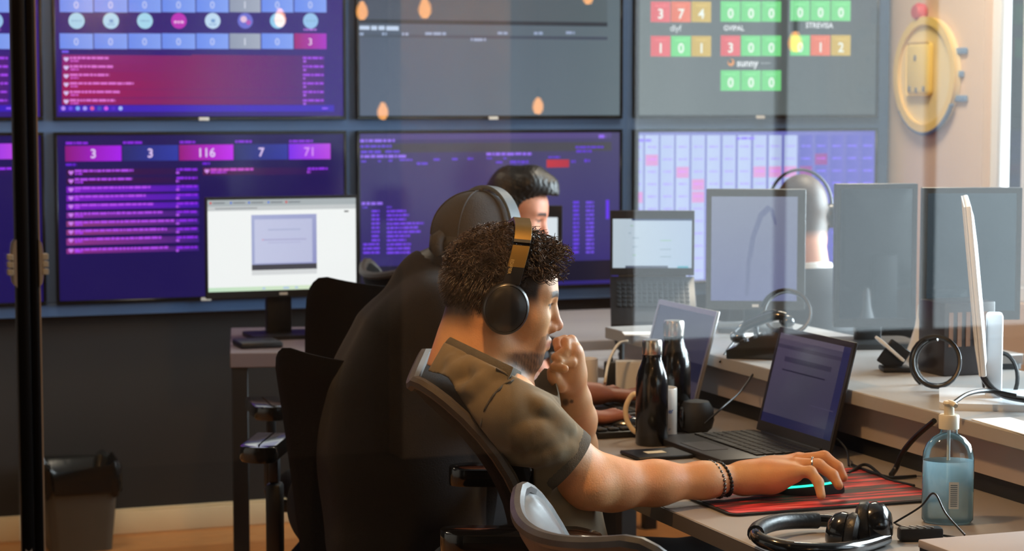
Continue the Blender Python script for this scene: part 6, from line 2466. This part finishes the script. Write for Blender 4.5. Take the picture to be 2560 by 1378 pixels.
# cap
M_cap = mat('charcoal_cap_cotton', (44, 44, 46), 0.85, var=0.12, vscale=30, bump=0.35, bscale=380)
cp = thing('baseball_cap', "charcoal cap on the person in black, strap to the left", 'cap', (1.3, 4.3, 0))
rows = []
NA, NB = 36, 12
for j in range(NB + 1):
    ph = math.radians(-6 + 96 * j / NB)
    row_ = []
    for i in range(NA):
        th = 2 * math.pi * i / NA
        k = 1 + 0.006 * abs(math.sin(3 * th))
        row_.append(T(HM2, (-0.010 + 0.106 * k * math.cos(ph) * math.cos(th), 0.087 * k * math.cos(ph) * math.sin(th), 0.036 + 0.094 * math.sin(ph) * (1.0 if j < NB else 1.0))))
    rows.append(row_)
capo = into(MB().grid(rows, True).build('crown', M_cap, cp), cp)
for q in range(3):
    th = math.radians(60 * q + 30)
    pts = []
    for i in range(25):
        ph = math.radians(-4 + 188 * i / 24)
        pts.append(T(HM2, (-0.010 + 0.1075 * math.cos(ph) * math.cos(th), 0.0885 * math.cos(ph) * math.sin(th), 0.036 + 0.0955 * math.sin(ph))))
    MB().tube(pts, 0.0016, 6).build('seam', M_cap, capo)
MB().ball(T(HM2, (-0.010, 0, 0.132)), (0.008, 0.008, 0.005), 12).build('button', M_cap, capo)
brim = []
for j in range(6):
    r = 0.0 + 0.07 * j / 5
    brim.append([T(HM2, (-0.010 + (0.107 + r * math.cos(math.radians(a)) ** 0.6) * math.cos(math.radians(a)), (0.088 + r * 0.25) * math.sin(math.radians(a)), 0.026 - 0.020 * (r / 0.07) - 0.02 * math.sin(math.radians(a)) ** 2)) for a in range(-75, 76, 10)])
bo = into(MB().grid(brim).build('brim', M_cap, cp), cp)
bo.modifiers.new('thickness', 'SOLIDIFY').thickness = 0.003
strap = [Vector((-0.010 - 0.108 * math.cos(math.radians(a)), 0.090 * math.sin(math.radians(a)), 0.010)) for a in range(-50, 51, 5)]
srow = [[T(HM2, p + Vector((0, 0, dz))) for p in strap] for dz in (-0.012, 0.018)]
so = into(MB().grid(srow).build('back_strap', M_cap, cp), cp)
so.modifiers.new('thickness', 'SOLIDIFY').thickness = 0.003
knot = [T(HM2, p) for p in (Vector((-0.118, -0.012, 0.030)), Vector((-0.128, -0.010, 0.022)), Vector((-0.130, -0.010, 0.004)), Vector((-0.122, -0.012, -0.012)))]
into(MB().tube(knot, [0.012, 0.014, 0.014, 0.010], 10).build('strap_fold', M_cap, cp), cp)
MB().tube([T(HM2, Vector((-0.108 + 0.010 * math.cos(a), -0.045, 0.004 + 0.013 * math.sin(a)))) for a in [math.radians(d_) for d_ in range(-80, 100, 15)]], 0.0016, 6).build('buckle', M_chrome, so)
# his headset band over the cap
h2 = thing('headphones', 'grey headband over the charcoal cap of the person in black', 'headphones', (1.3, 4.3, 0))
C = arc_band(HM2, 0.100, 0.106, 0.034, 0.012, -88, 88, 34)
into(MB().grid(rows_strip(C, Vector((1, 0, 0)), 0.014, 0.004, HM2), True).build('headband', mat('slate_grey_plastic', (74, 82, 88), 0.5), h2), h2)
for s in (-1, 1):
    Mx = HM2 @ Matrix.Translation((0.008, s * 0.094, 0.0)) @ Matrix.Rotation(math.radians(-90 * s), 4, 'X') @ Matrix.Diagonal((0.038, 0.043, 1, 1))
    into(MB().lathe([(0.0, -0.014), (0.9, -0.013), (1.0, -0.004), (1.0, 0.008), (0.85, 0.016), (0.0, 0.018)], 32, Mx).build('ear_cup', M_hp, h2), h2)

# ---------------------------------------------------------------- MAN THREE: dark quiff, looking down
HM3 = Matrix.Translation(W(1291, 534, 6.15)) @ Matrix.Rotation(math.radians(-34), 4, 'Z') @ Matrix.Rotation(math.radians(15), 4, 'Y') @ Matrix.Scale(0.93, 4)
c3 = HM3.translation
man3 = thing('person', 'person with a dark quiff looking down behind the black cap', 'person', (c3.x, c3.y, 0))
f3 = Field((c3.x - 0.42, c3.y - 0.40, 0.55), (c3.x + 0.55, c3.y + 0.45, c3.z + 0.14), 0.0052)
P3 = head_shape(f3, HM3)
sh3 = Vector((c3.x - 0.10, c3.y, c3.z - 0.27))
f3.cone(P3(-0.03, 0, -0.05), sh3 + Vector((0, 0, 0.06)), 0.054, 0.06, 0.03)
f3.chain([sh3, sh3 + Vector((-0.06, 0, -0.28))], [0.10, 0.11], 0.04)
for s in (-1, 1):
    w3 = sh3 + Vector((0.36, 0.10 * s, -0.20))
    f3.chain([sh3 + Vector((0, 0.17 * s, 0)), sh3 + Vector((0.10, 0.22 * s, -0.22)), w3], [0.05, 0.042, 0.026], 0.03)
    for dy in (-0.026, -0.009, 0.009, 0.026):
        f3.chain([w3 + Vector((0.01, dy * 0.6, 0)), w3 + Vector((0.08, dy, 0)), w3 + Vector((0.12, dy, -0.02))], [0.015, 0.011, 0.009], 0.005)
    f3.chain([w3, w3 + Vector((0.05, -0.045 * s, 0)), w3 + Vector((0.08, -0.05 * s, -0.01))], [0.015, 0.012, 0.010], 0.006)


def fade3(L):
    x, z = L[:, 0], L[:, 2]
    return np.clip(smoothstep(-0.06, -0.01, z) * smoothstep(0.02, -0.01, x) + smoothstep(0.07, 0.085, z), 0, 1)


into(field_obj(f3, 'body', M_skin, man3, skin_colours(HM3, (206, 146, 116), (26, 21, 20), 0.35, fade=fade3), 1), man3)
hf = Field(np.array(c3) - 0.2, np.array(c3) + 0.2, 0.004)
R3 = HM3.to_3x3().normalized()
hf.ell(T(HM3, (-0.022, 0, 0.042)), (0.088, 0.074, 0.086), 0.01, R3)
hf.chain([T(HM3, (-0.05, 0, 0.100)), T(HM3, (0.025, 0, 0.116)), T(HM3, (0.075, 0, 0.106)), T(HM3, (0.094, 0, 0.090))], [0.034, 0.036, 0.027, 0.016], 0.03)
for s in (-1, 1):
    hf.chain([T(HM3, (-0.05, 0.04 * s, 0.088)), T(HM3, (0.025, 0.035 * s, 0.104)), T(HM3, (0.075, 0.025 * s, 0.092))], [0.033, 0.032, 0.019], 0.03)
hf.ell(T(HM3, (0.09, 0, 0.015)), (0.066, 0.09, 0.068), 0.012, R3, cut=True)
hf.ell(T(HM3, (-0.02, 0, -0.07)), (0.15, 0.12, 0.055), 0.02, R3, cut=True)
v_ = hf.F
gx = np.arange(hf.n[0])[:, None, None] * hf.h
gy = np.arange(hf.n[1])[None, :, None] * hf.h
gz = np.arange(hf.n[2])[None, None, :] * hf.h
hf.F += (0.0022 * np.sin(gx * 420 + 3 * np.sin(gz * 130)) * np.sin(gy * 330 + gz * 210)).astype(np.float32)
into(field_obj(hf, 'hair', M_hair_black, man3, None, 1), man3)
tf3 = Field((c3.x - 0.45, c3.y - 0.40, 0.45), (c3.x + 0.2, c3.y + 0.45, c3.z - 0.14), 0.008)
tf3.chain([sh3 + Vector((0.0, 0, 0.02)), sh3 + Vector((-0.03, 0, -0.18)), sh3 + Vector((-0.08, 0, -0.42))], [0.11, 0.13, 0.135], 0.05)
for s in (-1, 1):
    tf3.cone(sh3 + Vector((0, 0.02 * s, 0.03)), sh3 + Vector((0, 0.17 * s, 0)), 0.075, 0.07, 0.05)
    tf3.cone(sh3 + Vector((0, 0.17 * s, 0)), sh3 + Vector((0.07, 0.205 * s, -0.15)), 0.068, 0.058, 0.03, cap=True)
into(field_obj(tf3, 'shirt', mat('dark_grey_cotton', (52, 52, 56), 0.9, bump=0.2, bscale=300), man3, None, 1), man3)
lower_body(man3, Vector((c3.x - 0.13, c3.y, 0.56)), 0.0, 0.40)

# ---------------------------------------------------------------- MAN FOUR: cropped hair, headset, white collar
HM4 = Matrix.Translation(W(2002, 535, 6.1)) @ Matrix.Rotation(math.radians(78), 4, 'Z') @ Matrix.Rotation(math.radians(6), 4, 'Y') @ Matrix.Scale(0.98, 4)
c4 = HM4.translation
man4 = thing('person', 'person with cropped hair, headset and white collar, back turned', 'person', (c4.x, c4.y, 0))
f4 = Field((c4.x - 0.45, c4.y - 0.45, 0.55), (c4.x + 0.45, c4.y + 0.5, c4.z + 0.14), 0.0055)
P4 = head_shape(f4, HM4)
sh4 = Vector((c4.x, c4.y - 0.06, c4.z - 0.27))
f4.cone(P4(-0.03, 0, -0.05), sh4 + Vector((0, 0, 0.06)), 0.056, 0.064, 0.03)
f4.chain([sh4, sh4 + Vector((0, -0.04, -0.28))], [0.10, 0.11], 0.04)
for s in (-1, 1):
    w4 = sh4 + Vector((0.10 * s, 0.36, -0.20))
    f4.chain([sh4 + Vector((0.17 * s, 0, 0)), sh4 + Vector((0.22 * s, 0.10, -0.22)), w4], [0.05, 0.042, 0.026], 0.03)
    for dx in (-0.026, -0.009, 0.009, 0.026):
        f4.chain([w4 + Vector((dx * 0.6, 0.01, 0)), w4 + Vector((dx, 0.08, 0)), w4 + Vector((dx, 0.12, -0.02))], [0.015, 0.011, 0.009], 0.005)
    f4.chain([w4, w4 + Vector((-0.045 * s, 0.05, 0)), w4 + Vector((-0.05 * s, 0.08, -0.01))], [0.015, 0.012, 0.010], 0.006)


def fade4(L):
    x, z = L[:, 0], L[:, 2]
    return np.clip(smoothstep(-0.085, -0.045, z) * smoothstep(0.04, 0.02, x) + smoothstep(0.07, 0.085, z), 0, 0.97)


into(field_obj(f4, 'body', M_skin, man4, skin_colours(HM4, (206, 150, 122), (64, 51, 40), 0.3, fade=fade4), 1), man4)
tf4 = Field((c4.x - 0.42, c4.y - 0.40, 0.45), (c4.x + 0.42, c4.y + 0.3, c4.z - 0.10), 0.008)
tf4.chain([sh4 + Vector((0, 0, 0.02)), sh4 + Vector((0, -0.02, -0.18)), sh4 + Vector((0, -0.05, -0.42))], [0.11, 0.13, 0.135], 0.05)
for s in (-1, 1):
    tf4.cone(sh4 + Vector((0.02 * s, 0, 0.04)), sh4 + Vector((0.17 * s, 0, 0.01)), 0.075, 0.07, 0.05)
    tf4.cone(sh4 + Vector((0.17 * s, 0, 0)), sh4 + Vector((0.205 * s, 0.07, -0.15)), 0.068, 0.058, 0.03, cap=True)
into(field_obj(tf4, 'jacket', mat('dark_grey_jacket', (46, 47, 50), 0.85, bump=0.2, bscale=300), man4, None, 1), man4)
cf = Field(np.array(sh4) + np.array((-0.16, -0.16, 0.0)), np.array(sh4) + np.array((0.16, 0.2, 0.2)), 0.004)
cf.cone(sh4 + Vector((0, 0.004, 0.06)), sh4 + Vector((0, 0.016, 0.128)), 0.078, 0.070, 0.02, cap=True)
cf.cone(sh4 + Vector((0, 0.03, 0.09)), sh4 + Vector((0, 0.05, 0.2)), 0.064, 0.066, 0.004, cut=True)
into(field_obj(cf, 'collar', mat('white_cotton', (232, 230, 226), 0.85, bump=0.2, bscale=300), man4, None, 1), man4)
lower_body(man4, Vector((c4.x, c4.y - 0.10, 0.56)), math.radians(90), 0.40)
h4 = thing('headset', 'black call headset worn by the cropped-haired person', 'headphones', (c4.x, c4.y, 0))
C = arc_band(HM4, 0.094, 0.100, 0.030, 0.0, -92, 92, 34)
into(MB().tube([T(HM4, p) for p in C], 0.0045, 8).build('headband', M_black, h4), h4)
for s in (-1, 1):
    Mx = HM4 @ Matrix.Translation((0.0, s * 0.088, -0.006)) @ Matrix.Rotation(math.radians(-90 * s), 4, 'X') @ Matrix.Diagonal((0.032, 0.036, 1, 1))
    into(MB().lathe([(0.0, -0.010), (0.9, -0.010), (1.0, -0.002), (1.0, 0.010), (0.85, 0.018), (0.0, 0.020)], 28, Mx).build('ear_cup', M_hp, h4), h4)
into(MB().tube(bez([T(HM4, p) for p in (Vector((0.02, -0.098, -0.02)), Vector((0.07, -0.09, -0.06)), Vector((0.11, -0.05, -0.085)))], 12), 0.003, 8).build('microphone_boom', M_black, h4), h4)
